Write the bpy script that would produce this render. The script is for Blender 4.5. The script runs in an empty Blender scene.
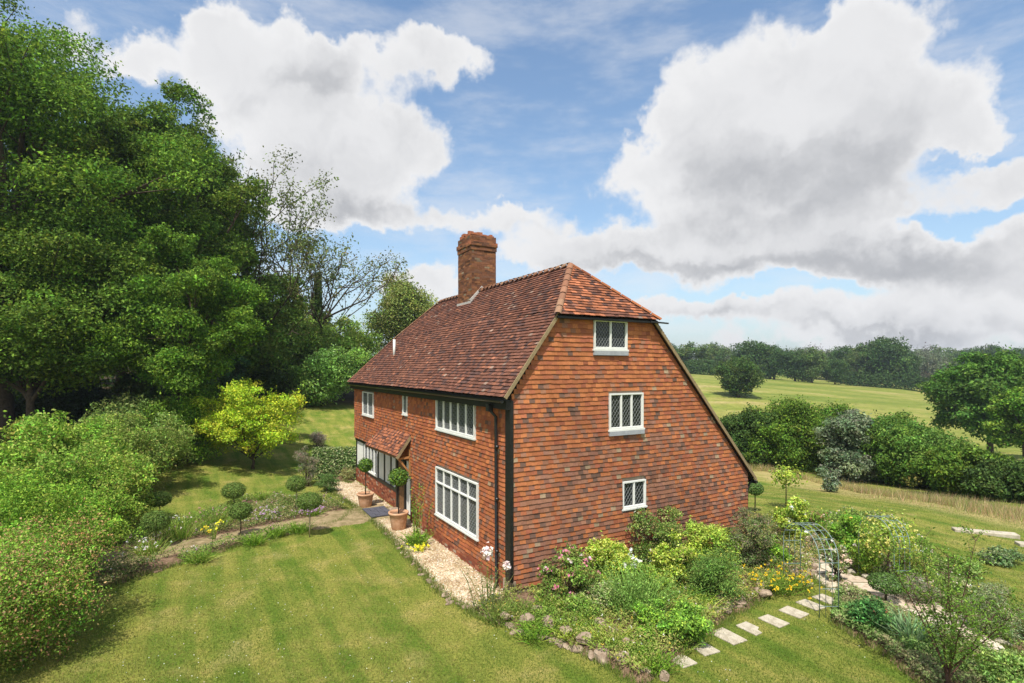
import bpy, math, random
import numpy as np
from math import radians as R, sin, cos, pi
from mathutils import Vector, Matrix
random.seed(7); RNG = np.random.default_rng(7)
sc = bpy.context.scene; COL = sc.collection

# ------------------------------------------------------------------ camera
CAMZ = 5.5; F = 544.0; HORIZON = 368.0
cd = bpy.data.cameras.new('camera'); cam = bpy.data.objects.new('camera', cd); COL.objects.link(cam)
cam.location = (0, 0, CAMZ); cam.rotation_euler = (R(90), 0, 0)
cd.sensor_width = 36; cd.lens = 36 * F / 1024; cd.shift_y = (HORIZON - 341.5) / 1024; cd.clip_end = 6000
sc.camera = cam
sc.render.resolution_x = 1024; sc.render.resolution_y = 683

# ------------------------------------------------------------------ light
SUN_DIR = Vector((-0.24, -0.97, 0)).normalized(); SUN_EL = R(61)     # towards the sun
sd = bpy.data.lights.new('sun', 'SUN'); sd.energy = 4.2; sd.angle = R(0.6); sd.color = (1.0, 0.955, 0.88)
so = bpy.data.objects.new('sun', sd); COL.objects.link(so)
tosun = Vector((SUN_DIR.x * cos(SUN_EL), SUN_DIR.y * cos(SUN_EL), sin(SUN_EL)))
so.rotation_euler = tosun.to_track_quat('Z', 'Y').to_euler(); so.location = (-20, -30, 60)

sc.view_settings.view_transform = 'Standard'; sc.view_settings.look = 'None'
sc.view_settings.exposure = 0.50; sc.view_settings.gamma = 1
try: sc.view_settings.use_curve_mapping = False
except Exception: pass
sc.cycles.max_bounces = 6; sc.cycles.diffuse_bounces = 3; sc.cycles.glossy_bounces = 2
sc.cycles.transmission_bounces = 3; sc.cycles.volume_bounces = 0; sc.cycles.transparent_max_bounces = 4
sc.cycles.use_denoising = True

# world: sky texture with broken cumulus laid out by direction
def build_world():
    w = bpy.data.worlds.new('World'); sc.world = w; w.use_nodes = True
    nt = w.node_tree; N = nt.nodes; L = nt.links; N.clear()
    def nd(t, **k):
        n = N.new(t)
        for a, b in k.items(): setattr(n, a, b)
        return n
    def put(sock, v):
        if isinstance(v, bpy.types.NodeSocket): L.new(v, sock)
        else: sock.default_value = v
    def M(op, a, b=None, c=None, clamp=False):
        n = nd('ShaderNodeMath', operation=op, use_clamp=clamp); put(n.inputs[0], a)
        if b is not None: put(n.inputs[1], b)
        if c is not None: put(n.inputs[2], c)
        return n.outputs[0]
    def V(op, a, b=None, c=None, out=0):
        n = nd('ShaderNodeVectorMath', operation=op); put(n.inputs[0], a)
        if b is not None: put(n.inputs[1], b)
        if c is not None: put(n.inputs[2], c)
        return n.outputs[out]
    def smooth(x, a, b):
        n = nd('ShaderNodeMapRange', interpolation_type='SMOOTHSTEP'); put(n.inputs[0], x)
        n.inputs[1].default_value = a; n.inputs[2].default_value = b
        return n.outputs[0]
    def noise(vec, scale, det, rough=.5):
        n = nd('ShaderNodeTexNoise'); put(n.inputs['Vector'], vec); n.inputs['Scale'].default_value = scale
        n.inputs['Detail'].default_value = det; n.inputs['Roughness'].default_value = rough
        return n
    sky = nd('ShaderNodeTexSky', sky_type='NISHITA', sun_disc=False, sun_elevation=SUN_EL,
             sun_rotation=math.atan2(SUN_DIR.x, SUN_DIR.y), air_density=1.0, dust_density=1.2, ozone_density=1.3)
    tc = nd('ShaderNodeTexCoord').outputs['Generated']
    d = V('NORMALIZE', tc)
    n1 = noise(d, 3.5, 5, .6); n2 = noise(d, 14, 6, .62)
    w1 = V('MULTIPLY_ADD', V('SUBTRACT', n1.outputs['Color'], (.5, .5, .5)), (.16, .16, .16), d)
    w2 = V('MULTIPLY_ADD', V('SUBTRACT', n2.outputs['Color'], (.5, .5, .5)), (.10, .10, .10), w1)
    w2 = V('NORMALIZE', w2)
    sx = nd('ShaderNodeSeparateXYZ'); L.new(w2, sx.inputs[0])
    az = M('ARCTAN2', sx.outputs[0], sx.outputs[1]); el = M('ARCSINE', sx.outputs[2])
    cx = nd('ShaderNodeCombineXYZ'); L.new(az, cx.inputs[0]); L.new(el, cx.inputs[1])
    ae = cx.outputs[0]
    def azel(px, py):
        x, y, z = (px - 512) / F, 1.0, (HORIZON - py) / F
        return math.atan2(x, y), math.atan2(z, math.hypot(x, y))
    def field(blobs):
        acc = 0.0
        for (px, py, rx, ry, wt) in blobs:
            a0, e0 = azel(px, py); a1, _ = azel(px + rx * .5, py); a2, _ = azel(px - rx * .5, py)
            _, e1 = azel(px, py + ry * .5); _, e2 = azel(px, py - ry * .5)
            ia, ie = 1 / abs(a1 - a2), 1 / abs(e1 - e2)
            q = V('MULTIPLY_ADD', ae, (ia, ie, 0), (-a0 * ia, -e0 * ie, 0))
            g = M('EXPONENT', M('MULTIPLY', V('DOT_PRODUCT', q, q, out=1), -1.0))
            acc = M('MULTIPLY_ADD', g, wt, acc)
        return acc
    C = [(240,62,75,42,1),(205,32,28,22,.8),(335,62,70,32,1),(450,66,55,28,1),(290,125,100,45,1),(380,165,65,42,1.1),(290,190,70,30,.8),
         (140,45,28,24,.9),(60,10,40,30,.5),(360,222,90,16,.9),(505,222,60,18,.8),(420,285,40,16,.8),(550,258,70,20,.8),
         (770,105,150,72,1.2),(855,50,70,40,.9),(665,115,55,45,.7),(680,175,80,40,1),(900,120,90,40,.9),(985,125,50,32,.8),(760,255,160,34,.85),
         (640,255,80,24,.65),(900,262,150,34,.85),(1005,185,60,34,.9),(850,200,80,40,.9),(1010,285,80,18,.8),(690,318,140,12,.9),
         (890,328,170,16,1),(1120,250,90,70,1),(-80,120,110,60,1),(560,335,110,12,.7),(860,350,300,10,.6),
         (1000,152,70,9,-.45),(975,214,75,13,-.7),(905,232,60,10,-.3),(800,297,80,8,-.5),(748,200,45,30,.5),(620,130,40,90,-.4),(560,80,60,60,-.4)]
    G = [(790,170,95,30,1),(760,222,120,20,.8),(730,272,150,12,1),(900,275,110,16,.9),(880,180,60,25,.6),(370,212,70,12,.9),
         (300,80,60,16,.45),(250,100,60,14,.4),(880,335,160,8,.8),(700,326,120,6,.7),(620,275,70,10,.6),(430,88,50,8,.3),(290,170,60,20,.5),
         (1010,240,70,14,.6),(520,234,60,6,.5)]
    dens = field(C); grey = field(G)
    # scattered cloud elsewhere in the sky, so the light and other views see one sky
    back = M('MULTIPLY', smooth(M('MULTIPLY', sx.outputs[1], -1), -.35, .1), .9)
    far = M('MULTIPLY', back, smooth(noise(d, 2.6, 3).outputs[0], .42, .6))
    dens = M('ADD', dens, far)
    det = noise(d, 9, 9, .6).outputs[0]
    dd = M('MULTIPLY_ADD', M('SUBTRACT', det, .5), 1.5, dens)
    mask = smooth(dd, .29, .72)
    wisp = M('MULTIPLY', smooth(noise(V('MULTIPLY', d, (1, 1, 3.5)), 4.5, 7, .62).outputs[0], .42, .75), .42)
    mask = M('MAXIMUM', mask, wisp)
    billow = noise(w2, 6, 9, .6).outputs[0]
    shade = M('MULTIPLY_ADD', M('SUBTRACT', billow, .5), 1.7, M('MULTIPLY_ADD', grey, .9, .14))
    shade = M('MULTIPLY', smooth(shade, -.05, 1.15), smooth(dd, .35, 1.3))
    edge = smooth(dd, .45, 1.3)
    cr = nd('ShaderNodeMix', data_type='RGBA'); L.new(shade, cr.inputs[0])
    cr.inputs[6].default_value = (5.3, 5.3, 5.35, 1); cr.inputs[7].default_value = (2.35, 2.42, 2.6, 1)
    cr2 = nd('ShaderNodeMix', data_type='RGBA'); put(cr2.inputs[0], M('MULTIPLY', edge, .30)); L.new(cr.outputs[2], cr2.inputs[6])
    cr2.inputs[7].default_value = (3.9, 3.95, 4.1, 1)
    # clear blue a little deeper, paler towards the horizon
    mx = nd('ShaderNodeMix', data_type='RGBA'); L.new(mask, mx.inputs[0])
    tint = nd('ShaderNodeMix', data_type='RGBA', blend_type='MULTIPLY'); tint.inputs[0].default_value = 1
    L.new(sky.outputs[0], tint.inputs[6]); tint.inputs[7].default_value = (1.08, 1.17, 1.17, 1)
    se = nd('ShaderNodeSeparateXYZ'); L.new(d, se.inputs[0])
    hzf = M('MULTIPLY', M('EXPONENT', M('MULTIPLY', M('ABSOLUTE', se.outputs[2]), -7.0)), .75)
    pale = nd('ShaderNodeMix', data_type='RGBA'); L.new(hzf, pale.inputs[0]); L.new(tint.outputs[2], pale.inputs[6]); pale.inputs[7].default_value = (3.3, 3.75, 4.15, 1)
    L.new(pale.outputs[2], mx.inputs[6]); L.new(cr2.outputs[2], mx.inputs[7])
    bg = nd('ShaderNodeBackground'); L.new(mx.outputs[2], bg.inputs[0]); bg.inputs[1].default_value = 0.12
    out = nd('ShaderNodeOutputWorld'); L.new(bg.outputs[0], out.inputs[0])
build_world()
HAZE = 0.00035

# ------------------------------------------------------------------ helpers
def smst(a, b, x):
    t = np.clip((np.asarray(x, float) - a) / (b - a), 0, 1); return t * t * (3 - 2 * t)
_ph = np.random.default_rng(3).uniform(0, 6.28, (12, 2)); _dr = np.random.default_rng(4).normal(size=(12, 2))
def wob(x, y, s=1.0):                       # cheap smooth noise, about -1..1
    x = np.asarray(x, float); y = np.asarray(y, float); r = 0
    for k in range(8):
        f = (0.5 + .45 * k) / s
        r = r + np.sin(f * (_dr[k, 0] * x + _dr[k, 1] * y) + _ph[k, 0]) / (1 + .35 * k)
    return r / 3.2
def terr(x, y):
    x = np.asarray(x, float); y = np.asarray(y, float)
    Lf = 2.0 * smst(29, 47, y) + 3 * smst(47, 90, y) + 1.5 * smst(90, 300, y)
    Rt = (-1.1 * smst(20, 33, y) - 3.2 * smst(33, 62, y) + 6.0 * smst(72, 185, y) + 4.5 * smst(185, 300, y)
          + 5 * smst(300, 620, y) + 3 * smst(40, 170, x) * smst(120, 230, y) - 1.5 * smst(70, 400, x) * smst(200, 400, y))
    Rt = Rt + smst(60, 110, y) * wob(x, y, 45) * .7
    Rt = Rt - .085 * (np.clip(x, 20, 190) - 85) * smst(70, 140, y) * smst(20, 45, x) * (1 - .5 * smst(220, 400, y))
    w = smst(-6, 12, x)
    low = -.35 * smst(12, 22, x) * smst(8, 16, y)
    bank = 0.5 * smst(-11, -17, x) * smst(10, 22, y)
    return Lf * (1 - w) + (Rt) * w + low + bank * (1 - w) + wob(x, y, 9) * .03
def G(px, py, z=0.0):                       # a point of the level garden, from the survey of the photograph
    d = F * (CAMZ - z) / (py - HORIZON); return ((px - 512) / F * d, d)
def link(name, me, mat=None, parent=None):
    o = bpy.data.objects.new(name, me); COL.objects.link(o)
    if mat is not None:
        for m in (mat if isinstance(mat, (list, tuple)) else [mat]): me.materials.append(m)
    if parent: o.parent = parent
    return o
def tag(o, label=None, cat=None, group=None, kind=None):
    if label: o['label'] = label
    if cat: o['category'] = cat
    if group: o['group'] = group
    if kind: o['kind'] = kind
    return o
def empty(name, loc, label, cat, group=None, rz=0):
    o = bpy.data.objects.new(name, None); COL.objects.link(o); o.location = loc; o.rotation_euler = (0, 0, rz)
    o.empty_display_size = .2
    return tag(o, label, cat, group)
def mesh_np(name, v, f, col=None, smooth=False, fcol=None):
    """v (n,3); f (m,k) array, or list of arrays of differing k"""
    me = bpy.data.meshes.new(name); v = np.asarray(v, np.float32)
    fs = f if isinstance(f, list) else [f]; fs = [np.asarray(a, np.int32) for a in fs if len(a)]
    loops = np.concatenate([a.ravel() for a in fs]); tot = np.concatenate([np.full(len(a), a.shape[1], np.int32) for a in fs])
    st = np.concatenate([[0], np.cumsum(tot)[:-1]]).astype(np.int32)
    me.vertices.add(len(v)); me.vertices.foreach_set('co', v.ravel())
    me.loops.add(len(loops)); me.loops.foreach_set('vertex_index', loops)
    me.polygons.add(len(tot)); me.polygons.foreach_set('loop_start', st)
    me.polygons.foreach_set('loop_total', tot)
    me.polygons.foreach_set('use_smooth', np.full(len(tot), smooth))
    me.update(calc_edges=True)
    if col is not None:
        a = me.color_attributes.new('Col', 'FLOAT_COLOR', 'POINT')
        c = np.ones((len(v), 4), np.float32); c[:, :3] = col; a.data.foreach_set('color', c.ravel())
    return me
class MB:
    """collects boxes, tubes, prisms into one mesh"""
    def __init__(s): s.v = []; s.f = []; s.sm = False
    def box(s, c, h, B=None):
        b = len(s.v); B = B or Matrix.Identity(3); c = Vector(c)
        for dz in (-1, 1):
            for dx, dy in ((-1, -1), (1, -1), (1, 1), (-1, 1)):
                s.v.append(c + B @ Vector((dx * h[0], dy * h[1], dz * h[2])))
        s.f += [(b+0,b+3,b+2,b+1),(b+4,b+5,b+6,b+7),(b+0,b+1,b+5,b+4),(b+1,b+2,b+6,b+5),(b+2,b+3,b+7,b+6),(b+3,b+0,b+4,b+7)]; return s
    def bx(s, a, b_): a = Vector(a); b_ = Vector(b_); return s.box((a + b_) / 2, [abs(k) / 2 for k in (b_ - a)])
    def bar(s, a, b_, w, h=None, up=(0, 0, 1)):
        a = Vector(a); b_ = Vector(b_); d = (b_ - a); L_ = d.length; d.normalize(); u = Vector(up)
        if abs(d.dot(u)) > .98: u = Vector((1, 0, 0))
        x = d.cross(u).normalized(); z = x.cross(d)
        B = Matrix((x, d, z)).transposed(); return s.box((a + b_) / 2, (w / 2, L_ / 2, (h or w) / 2), B)
    def tube(s, pts, rad, n=7, cap=True):
        pts = [Vector(p) for p in pts]; rad = rad if isinstance(rad, (list, tuple)) else [rad] * len(pts)
        b = len(s.v); pr = None
        for i, p in enumerate(pts):
            d = (pts[min(i + 1, len(pts) - 1)] - pts[max(i - 1, 0)]).normalized()
            u = pr if pr is not None else (Vector((1, 0, 0)) if abs(d.x) < .8 else Vector((0, 1, 0)))
            x = (u - d * u.dot(d)).normalized(); y = d.cross(x); pr = x
            for k in range(n):
                a = 2 * pi * k / n; s.v.append(p + (x * cos(a) + y * sin(a)) * rad[i])
        for i in range(len(pts) - 1):
            for k in range(n):
                k2 = (k + 1) % n; s.f.append((b+i*n+k, b+i*n+k2, b+(i+1)*n+k2, b+(i+1)*n+k))
        if cap: s.f.append(tuple(b + (len(pts)-1)*n + k for k in range(n))); s.f.append(tuple(b + n-1-k for k in range(n)))
        return s
    def lathe(s, prof, n=24, c=(0, 0, 0)):
        b = len(s.v)
        for r, z in prof:
            for k in range(n): a = 2*pi*k/n; s.v.append(Vector((c[0]+r*cos(a), c[1]+r*sin(a), c[2]+z)))
        for i in range(len(prof)-1):
            for k in range(n): k2 = (k+1) % n; s.f.append((b+i*n+k, b+i*n+k2, b+(i+1)*n+k2, b+(i+1)*n+k))
        return s
    def poly(s, pts): b = len(s.v); s.v += [Vector(p) for p in pts]; s.f.append(tuple(range(b, b+len(pts)))); return s
    def slab(s, pts, d):                    # polygon extruded by vector d
        d = Vector(d); n = len(pts); b = len(s.v); s.v += [Vector(p) for p in pts] + [Vector(p) + d for p in pts]
        s.f.append(tuple(range(b, b+n))); s.f.append(tuple(b+n+n-1-k for k in range(n)))
        for k in range(n): k2 = (k+1) % n; s.f.append((b+k, b+n+k, b+n+k2, b+k2))
        return s
    def build(s, name, mat, parent=None, smooth=False):
        me = bpy.data.meshes.new(name); me.from_pydata([tuple(v) for v in s.v], [], s.f)
        import bmesh
        bm = bmesh.new(); bm.from_mesh(me); bmesh.ops.recalc_face_normals(bm, faces=bm.faces); bm.to_mesh(me); bm.free()
        if smooth: me.polygons.foreach_set('use_smooth', [True] * len(me.polygons))
        return link(name, me, mat, parent)

# ------------------------------------------------------------------ materials
def mat_new(name):
    m = bpy.data.materials.new(name); m.use_nodes = True; nt = m.node_tree
    return m, nt, nt.nodes['Principled BSDF']
def mat(name, c, rough=.8, var=.25, scale=6, bump=.3, spec=.3, c2=None, detail=6, bscale=None, vcol=False, metal=0, bdist=.02):
    m, nt, p = mat_new(name); N = nt.nodes; L = nt.links
    tc = N.new('ShaderNodeTexCoord'); n = N.new('ShaderNodeTexNoise'); L.new(tc.outputs['Object'], n.inputs['Vector'])
    n.inputs['Scale'].default_value = scale; n.inputs['Detail'].default_value = detail; n.inputs['Roughness'].default_value = .65
    rp = N.new('ShaderNodeValToRGB'); L.new(n.outputs[0], rp.inputs[0]); rp.color_ramp.elements[0].position = .3; rp.color_ramp.elements[1].position = .7
    a = [x * (1 - var) for x in c]; b = [min(1, x * (1 + var)) for x in c] if c2 is None else c2
    rp.color_ramp.elements[0].color = (*a, 1); rp.color_ramp.elements[1].color = (*b, 1)
    src = rp.outputs[0]
    if vcol:
        at = N.new('ShaderNodeAttribute'); at.attribute_name = 'Col'
        mx = N.new('ShaderNodeMix'); mx.data_type = 'RGBA'; mx.blend_type = 'MULTIPLY'; mx.inputs[0].default_value = 1
        L.new(at.outputs[0], mx.inputs[6]); L.new(src, mx.inputs[7]); src = mx.outputs[2]
    L.new(src, p.inputs['Base Color']); p.inputs['Roughness'].default_value = rough
    p.inputs['Specular IOR Level'].default_value = spec; p.inputs['Metallic'].default_value = metal
    if bump:
        n2 = N.new('ShaderNodeTexNoise'); L.new(tc.outputs['Object'], n2.inputs['Vector']); n2.inputs['Scale'].default_value = bscale or scale * 4
        n2.inputs['Detail'].default_value = 5
        bp = N.new('ShaderNodeBump'); bp.inputs['Strength'].default_value = bump; bp.inputs['Distance'].default_value = bdist
        L.new(n2.outputs[0], bp.inputs['Height']); L.new(bp.outputs[0], p.inputs['Normal'])
    return m
def leaf_mat(name, trans=.3, rough=.55, spec=.25):
    m = bpy.data.materials.new(name); m.use_nodes = True; nt = m.node_tree; N = nt.nodes; L = nt.links; N.clear()
    at = N.new('ShaderNodeAttribute'); at.attribute_name = 'Col'
    p = N.new('ShaderNodeBsdfPrincipled'); p.inputs['Roughness'].default_value = rough; p.inputs['Specular IOR Level'].default_value = spec
    t = N.new('ShaderNodeBsdfTranslucent'); h = N.new('ShaderNodeHueSaturation'); h.inputs['Value'].default_value = 1.3; h.inputs['Hue'].default_value = .485
    L.new(at.outputs[0], p.inputs['Base Color']); L.new(at.outputs[0], h.inputs['Color']); L.new(h.outputs[0], t.inputs[0])
    mx = N.new('ShaderNodeMixShader'); mx.inputs[0].default_value = trans; L.new(p.outputs[0], mx.inputs[1]); L.new(t.outputs[0], mx.inputs[2])
    o = N.new('ShaderNodeOutputMaterial'); L.new(mx.outputs[0], o.inputs[0]); return m
LEAF = leaf_mat('leaf', .26, .6, .10); LEAFG = leaf_mat('leaf_glossy', .2, .42, .3); PETAL = leaf_mat('petal', .35, .7, .1); BLADE = leaf_mat('grass_blade', .35, .6, .2)
BARK = mat('bark', (.085, .065, .045), .9, .45, 8, .8, .1, bdist=.03)
TILE = mat('clay_tile', (.95, .95, .95), .85, .28, 24, .5, .15, vcol=True, bscale=60, bdist=.004)
BRICKV = mat('old_brick', (.95, .95, .95), .9, .25, 22, .6, .1, vcol=True, bscale=50, bdist=.006)
BLACKT = mat('black_timber', (.012, .011, .010), .5, .3, 9, .3, .4)
BLACKM = mat('black_iron', (.010, .010, .011), .35, .2, 9, .1, .5)
WHITEP = mat('white_paint', (.72, .72, .68), .45, .05, 4, .08, .4)
LEADP = mat('lead', (.33, .34, .36), .55, .15, 9, .1, .4)
CAME = mat('lead_came', (.27, .28, .28), .5, .15, 9, 0, .4)
PLAST = mat('white_lime_plaster', (.76, .75, .70), .9, .07, 3, .25, .1)
OAK = mat('oak', (.22, .115, .05), .7, .3, 12, .3, .2)
OAKL = mat('pale_oak_bargeboard', (.27, .20, .11), .7, .25, 9, .3, .2)
TERRA = mat('terracotta', (.52, .27, .14), .85, .16, 7, .2, .15, c2=(.62, .38, .24))
SOIL = mat('soil', (.15, .085, .05), .95, .4, 10, .9, .05, c2=(.30, .20, .13), bdist=.04)
ROCK = mat('sandstone', (.22, .15, .10), .9, .3, 5, .7, .1, c2=(.46, .36, .26), bdist=.03)
SLABM = mat('pale_paving', (.36, .31, .22), .9, .15, 6, .3, .1, c2=(.56, .50, .39), bscale=30, bdist=.006)
SLATE = mat('slate_mat', (.09, .09, .11), .8, .35, 20, .5, .2)
MORTAR = mat('mortar', (.30, .24, .18), .95, .2, 10, .5, .05)
VERD = mat('verdigris_metal', (.20, .27, .25), .6, .2, 12, .1, .3)
def glass_mat():
    m, nt, p = mat_new('window_glass'); p.inputs['Base Color'].default_value = (.014, .018, .018, 1); p.inputs['Roughness'].default_value = .06
    p.inputs['Specular IOR Level'].default_value = .35
    tc = nt.nodes.new('ShaderNodeTexCoord'); n = nt.nodes.new('ShaderNodeTexNoise'); nt.links.new(tc.outputs['Object'], n.inputs['Vector']); n.inputs['Scale'].default_value = 3.2
    b = nt.nodes.new('ShaderNodeBump'); b.inputs['Strength'].default_value = .35; b.inputs['Distance'].default_value = .05; nt.links.new(n.outputs[0], b.inputs['Height']); nt.links.new(b.outputs[0], p.inputs['Normal'])
    return m
GLASS = glass_mat()

# ------------------------------------------------------------------ garden plan (metres; camera over the origin)
HO = Vector((0, 13.07, 0)); HA = math.atan2(.494, .870)
S_AX = Vector((.8696, .4938, 0)); T_AX = Vector((-.4938, .8696, 0))
def H(s, t, z=0): return HO + S_AX * s + T_AX * t + Vector((0, 0, z))
def inpoly(P, x, y):
    x = np.asarray(x); y = np.asarray(y); c = np.zeros(x.shape, bool); n = len(P)
    for i in range(n):
        x1, y1 = P[i]; x2, y2 = P[(i + 1) % n]
        t = ((y1 > y) != (y2 > y)) & (x < (x2 - x1) * (y - y1) / (y2 - y1 + 1e-12) + x1); c ^= t
    return c
hp = lambda *a: [tuple(H(s, t)[:2]) for s, t in a]
HOUSE = hp((0, 0), (8.65, 0), (8.65, 15.7), (0, 15.7))
GRAVEL = [G(*p) for p in ((482,618),(440,592),(400,547),(380,527),(352,505),(322,486),(330,478),(352,484))] + hp((.02, 15.6), (.02, .05), (-.3, -.2))
BEDL = [G(*p) for p in ((60,565),(110,548),(165,532),(215,510),(260,497),(330,503),(352,512),(340,522),(300,532),(240,545),(195,560),(140,575),(100,590))]
BEDH = [G(*p) for p in ((470,612),(520,632),(560,640),(600,662),(640,684),(668,668),(700,640),(735,614),(770,596),(800,584),(822,566),(800,535),(770,520))] + hp((8.6, 0), (0, 0), (-.3, 0))
SPATH = [G(*p) for p in ((770,533),(808,556),(850,576),(905,594),(950,618),(1010,655),(985,668),(935,634),(880,607),(835,592),(800,572),(778,552),(745,536))]
BEDR = [G(*p) for p in ((838,592),(870,600),(935,634),(1015,672),(1024,690),(930,690),(880,650),(830,622))]
BEDT = [G(*p) for p in ((790,522),(850,514),(900,524),(930,552),(965,588),(1030,632),(1060,668),(1010,652),(950,615),(900,590),(850,574),(808,552),(775,528))]
FPATH = [G(*p) for p in ((100,553),(160,546),(250,530),(330,513),(382,505),(400,518),(372,521),(300,532),(240,541),(160,560),(90,575))]
NOGRASS = [HOUSE, GRAVEL, BEDL, BEDH, SPATH, BEDR]

# ------------------------------------------------------------------ ground
def axis(a, b, step, far, g=1.09):
    c = list(np.arange(a, b + 1e-6, step)); s = step; x = b
    while x < far: s *= g; x += s; c.append(x)
    s = step; x = a; pre = []
    while x > -far: s *= g; x -= s; pre.append(x)
    return np.array(pre[::-1] + c)
gx = axis(-26, 30, .45, 2500); gy = axis(4, 50, .45, 2600); gy = gy[gy > -600]
X, Y = np.meshgrid(gx, gy); Z = terr(X, Y)
nx_, ny_ = len(gx), len(gy); idx = np.arange(nx_ * ny_).reshape(ny_, nx_)
quads = np.stack([idx[:-1, :-1], idx[:-1, 1:], idx[1:, 1:], idx[1:, :-1]], -1).reshape(-1, 4)
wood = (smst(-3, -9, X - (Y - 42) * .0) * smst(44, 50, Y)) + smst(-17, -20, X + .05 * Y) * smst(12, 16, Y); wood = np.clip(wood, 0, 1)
# strip of rough grass at the foot of the field hedge
hx = np.array([12, 16.5, 18.6, 19.6, 20.4, 21.5, 23]); hy = np.array([50, 42, 34, 29, 25, 21, 17])
def hedge_x(y): return np.interp(y, hy[::-1], hx[::-1])
rough = .75 * smst(3.2, 1.2, np.abs(X - hedge_x(Y) + 1.8)) * smst(15, 20, Y) * smst(60, 50, Y)
field = smst(50, 58, Y) * smst(0, 10, X)
gc = np.stack([wood, np.clip(rough, 0, 1), field], -1).reshape(-1, 3)
def ground_mat():
    m, nt, p = mat_new('grass_ground'); N = nt.nodes; L = nt.links
    tc = N.new('ShaderNodeTexCoord'); co = tc.outputs['Object']
    def noise(s, det, r=.6, vec=co):
        n = N.new('ShaderNodeTexNoise'); n.inputs['Scale'].default_value = s; n.inputs['Detail'].default_value = det; n.inputs['Roughness'].default_value = r; L.new(vec, n.inputs['Vector']); return n.outputs[0]
    def ramp(src, els):
        r = N.new('ShaderNodeValToRGB'); L.new(src, r.inputs[0]); e = r.color_ramp.elements
        while len(e) < len(els): e.new(.5)
        for a, (q, c) in zip(e, els): a.position = q; a.color = (*c, 1)
        return r.outputs[0]
    def mix(f, a, b, bt='MIX'):
        x = N.new('ShaderNodeMix'); x.data_type = 'RGBA'; x.blend_type = bt
        for s, v in ((x.inputs[0], f), (x.inputs[6], a), (x.inputs[7], b)):
            if isinstance(v, bpy.types.NodeSocket): L.new(v, s)
            else: s.default_value = v
        return x.outputs[2]
    # mown lawn: patchy yellow green, faint mowing stripes along the house front
    mp = N.new('ShaderNodeMapping'); L.new(co, mp.inputs[0]); mp.vector_type = 'TEXTURE'; mp.inputs['Rotation'].default_value = (0, 0, HA); mp.inputs['Scale'].default_value = (1, 14, 1)
    stripe = noise(2.0, 3, .5, mp.outputs[0])
    big = noise(.8, 6, .65)
    lawn = ramp(big, [(.34, (.085, .145, .018)), (.46, (.145, .195, .028)), (.56, (.235, .235, .055)), (.67, (.38, .31, .12))])
    lawn = mix(.42, lawn, ramp(stripe, [(.40, (.09, .165, .02)), (.60, (.31, .29, .07))]))
    fine = ramp(noise(18, 6, .75), [(.32, (.42, .5, .4)), (.68, (1.55, 1.45, 1.4))])
    lawn = mix(1, lawn, fine, 'MULTIPLY')
    mp2 = N.new('ShaderNodeMapping'); L.new(co, mp2.inputs[0]); mp2.inputs['Rotation'].default_value = (0, 0, R(20)); mp2.inputs['Scale'].default_value = (.25, 1, 1)
    fld = ramp(noise(.11, 8, .7, mp2.outputs[0]), [(.34, (.10, .15, .022)), (.46, (.175, .205, .036)), (.56, (.25, .245, .06)), (.67, (.36, .285, .12))])
    fld = mix(1, fld, ramp(noise(.9, 6, .7), [(.3, (.72, .75, .7)), (.7, (1.2, 1.2, 1.2))]), 'MULTIPLY')
    rgh = ramp(noise(1.2, 6, .7), [(.3, (.20, .21, .05)), (.5, (.42, .33, .14)), (.7, (.50, .36, .18))])
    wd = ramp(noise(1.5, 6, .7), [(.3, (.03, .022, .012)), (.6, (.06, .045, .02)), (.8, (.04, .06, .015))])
    at = N.new('ShaderNodeAttribute'); at.attribute_name = 'Col'; sp = N.new('ShaderNodeSeparateColor'); L.new(at.outputs[0], sp.inputs[0])
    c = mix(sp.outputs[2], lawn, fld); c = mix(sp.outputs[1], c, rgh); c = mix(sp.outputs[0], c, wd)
    L.new(c, p.inputs['Base Color']); p.inputs['Roughness'].default_value = .9; p.inputs['Specular IOR Level'].default_value = .1
    b = N.new('ShaderNodeBump'); b.inputs['Strength'].default_value = .8; b.inputs['Distance'].default_value = .05
    L.new(noise(30, 6, .8), b.inputs['Height']); L.new(b.outputs[0], p.inputs['Normal'])
    return m
GROUND = ground_mat()
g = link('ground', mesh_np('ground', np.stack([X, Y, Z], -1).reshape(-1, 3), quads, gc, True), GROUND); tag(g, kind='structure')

def sheet(name, P, m, dz, step=.16, edge=.10, hump=0.0, parent=None):
    """a thin layer of gravel, soil or paving draped over the ground inside polygon P, with a ragged edge and a real skirt"""
    P = np.array(P); x0, y0 = P.min(0) - .3; x1, y1 = P.max(0) + .3
    xs = np.arange(x0, x1, step); ys = np.arange(y0, y1, step); A, B = np.meshgrid(xs, ys)
    A = A + RNG.uniform(-.35, .35, A.shape) * step; B = B + RNG.uniform(-.35, .35, B.shape) * step
    ins = inpoly(P, A + wob(A, B, .5) * edge, B + wob(B, A, .5) * edge)
    z = terr(A, B) + np.where(ins, dz + hump * (.5 + .5 * wob(A, B, .6)), -.03)
    ids = np.arange(A.size).reshape(A.shape)
    q = np.stack([ids[:-1, :-1], ids[:-1, 1:], ids[1:, 1:], ids[1:, :-1]], -1).reshape(-1, 4)
    keep = ins.ravel()[q].any(1); q = q[keep]
    used = np.unique(q); mp = np.zeros(A.size, int); mp[used] = np.arange(len(used))
    me = mesh_np(name, np.stack([A, B, z], -1).reshape(-1, 3)[used], mp[q], smooth=True)
    return link(name, me, m, parent)
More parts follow.
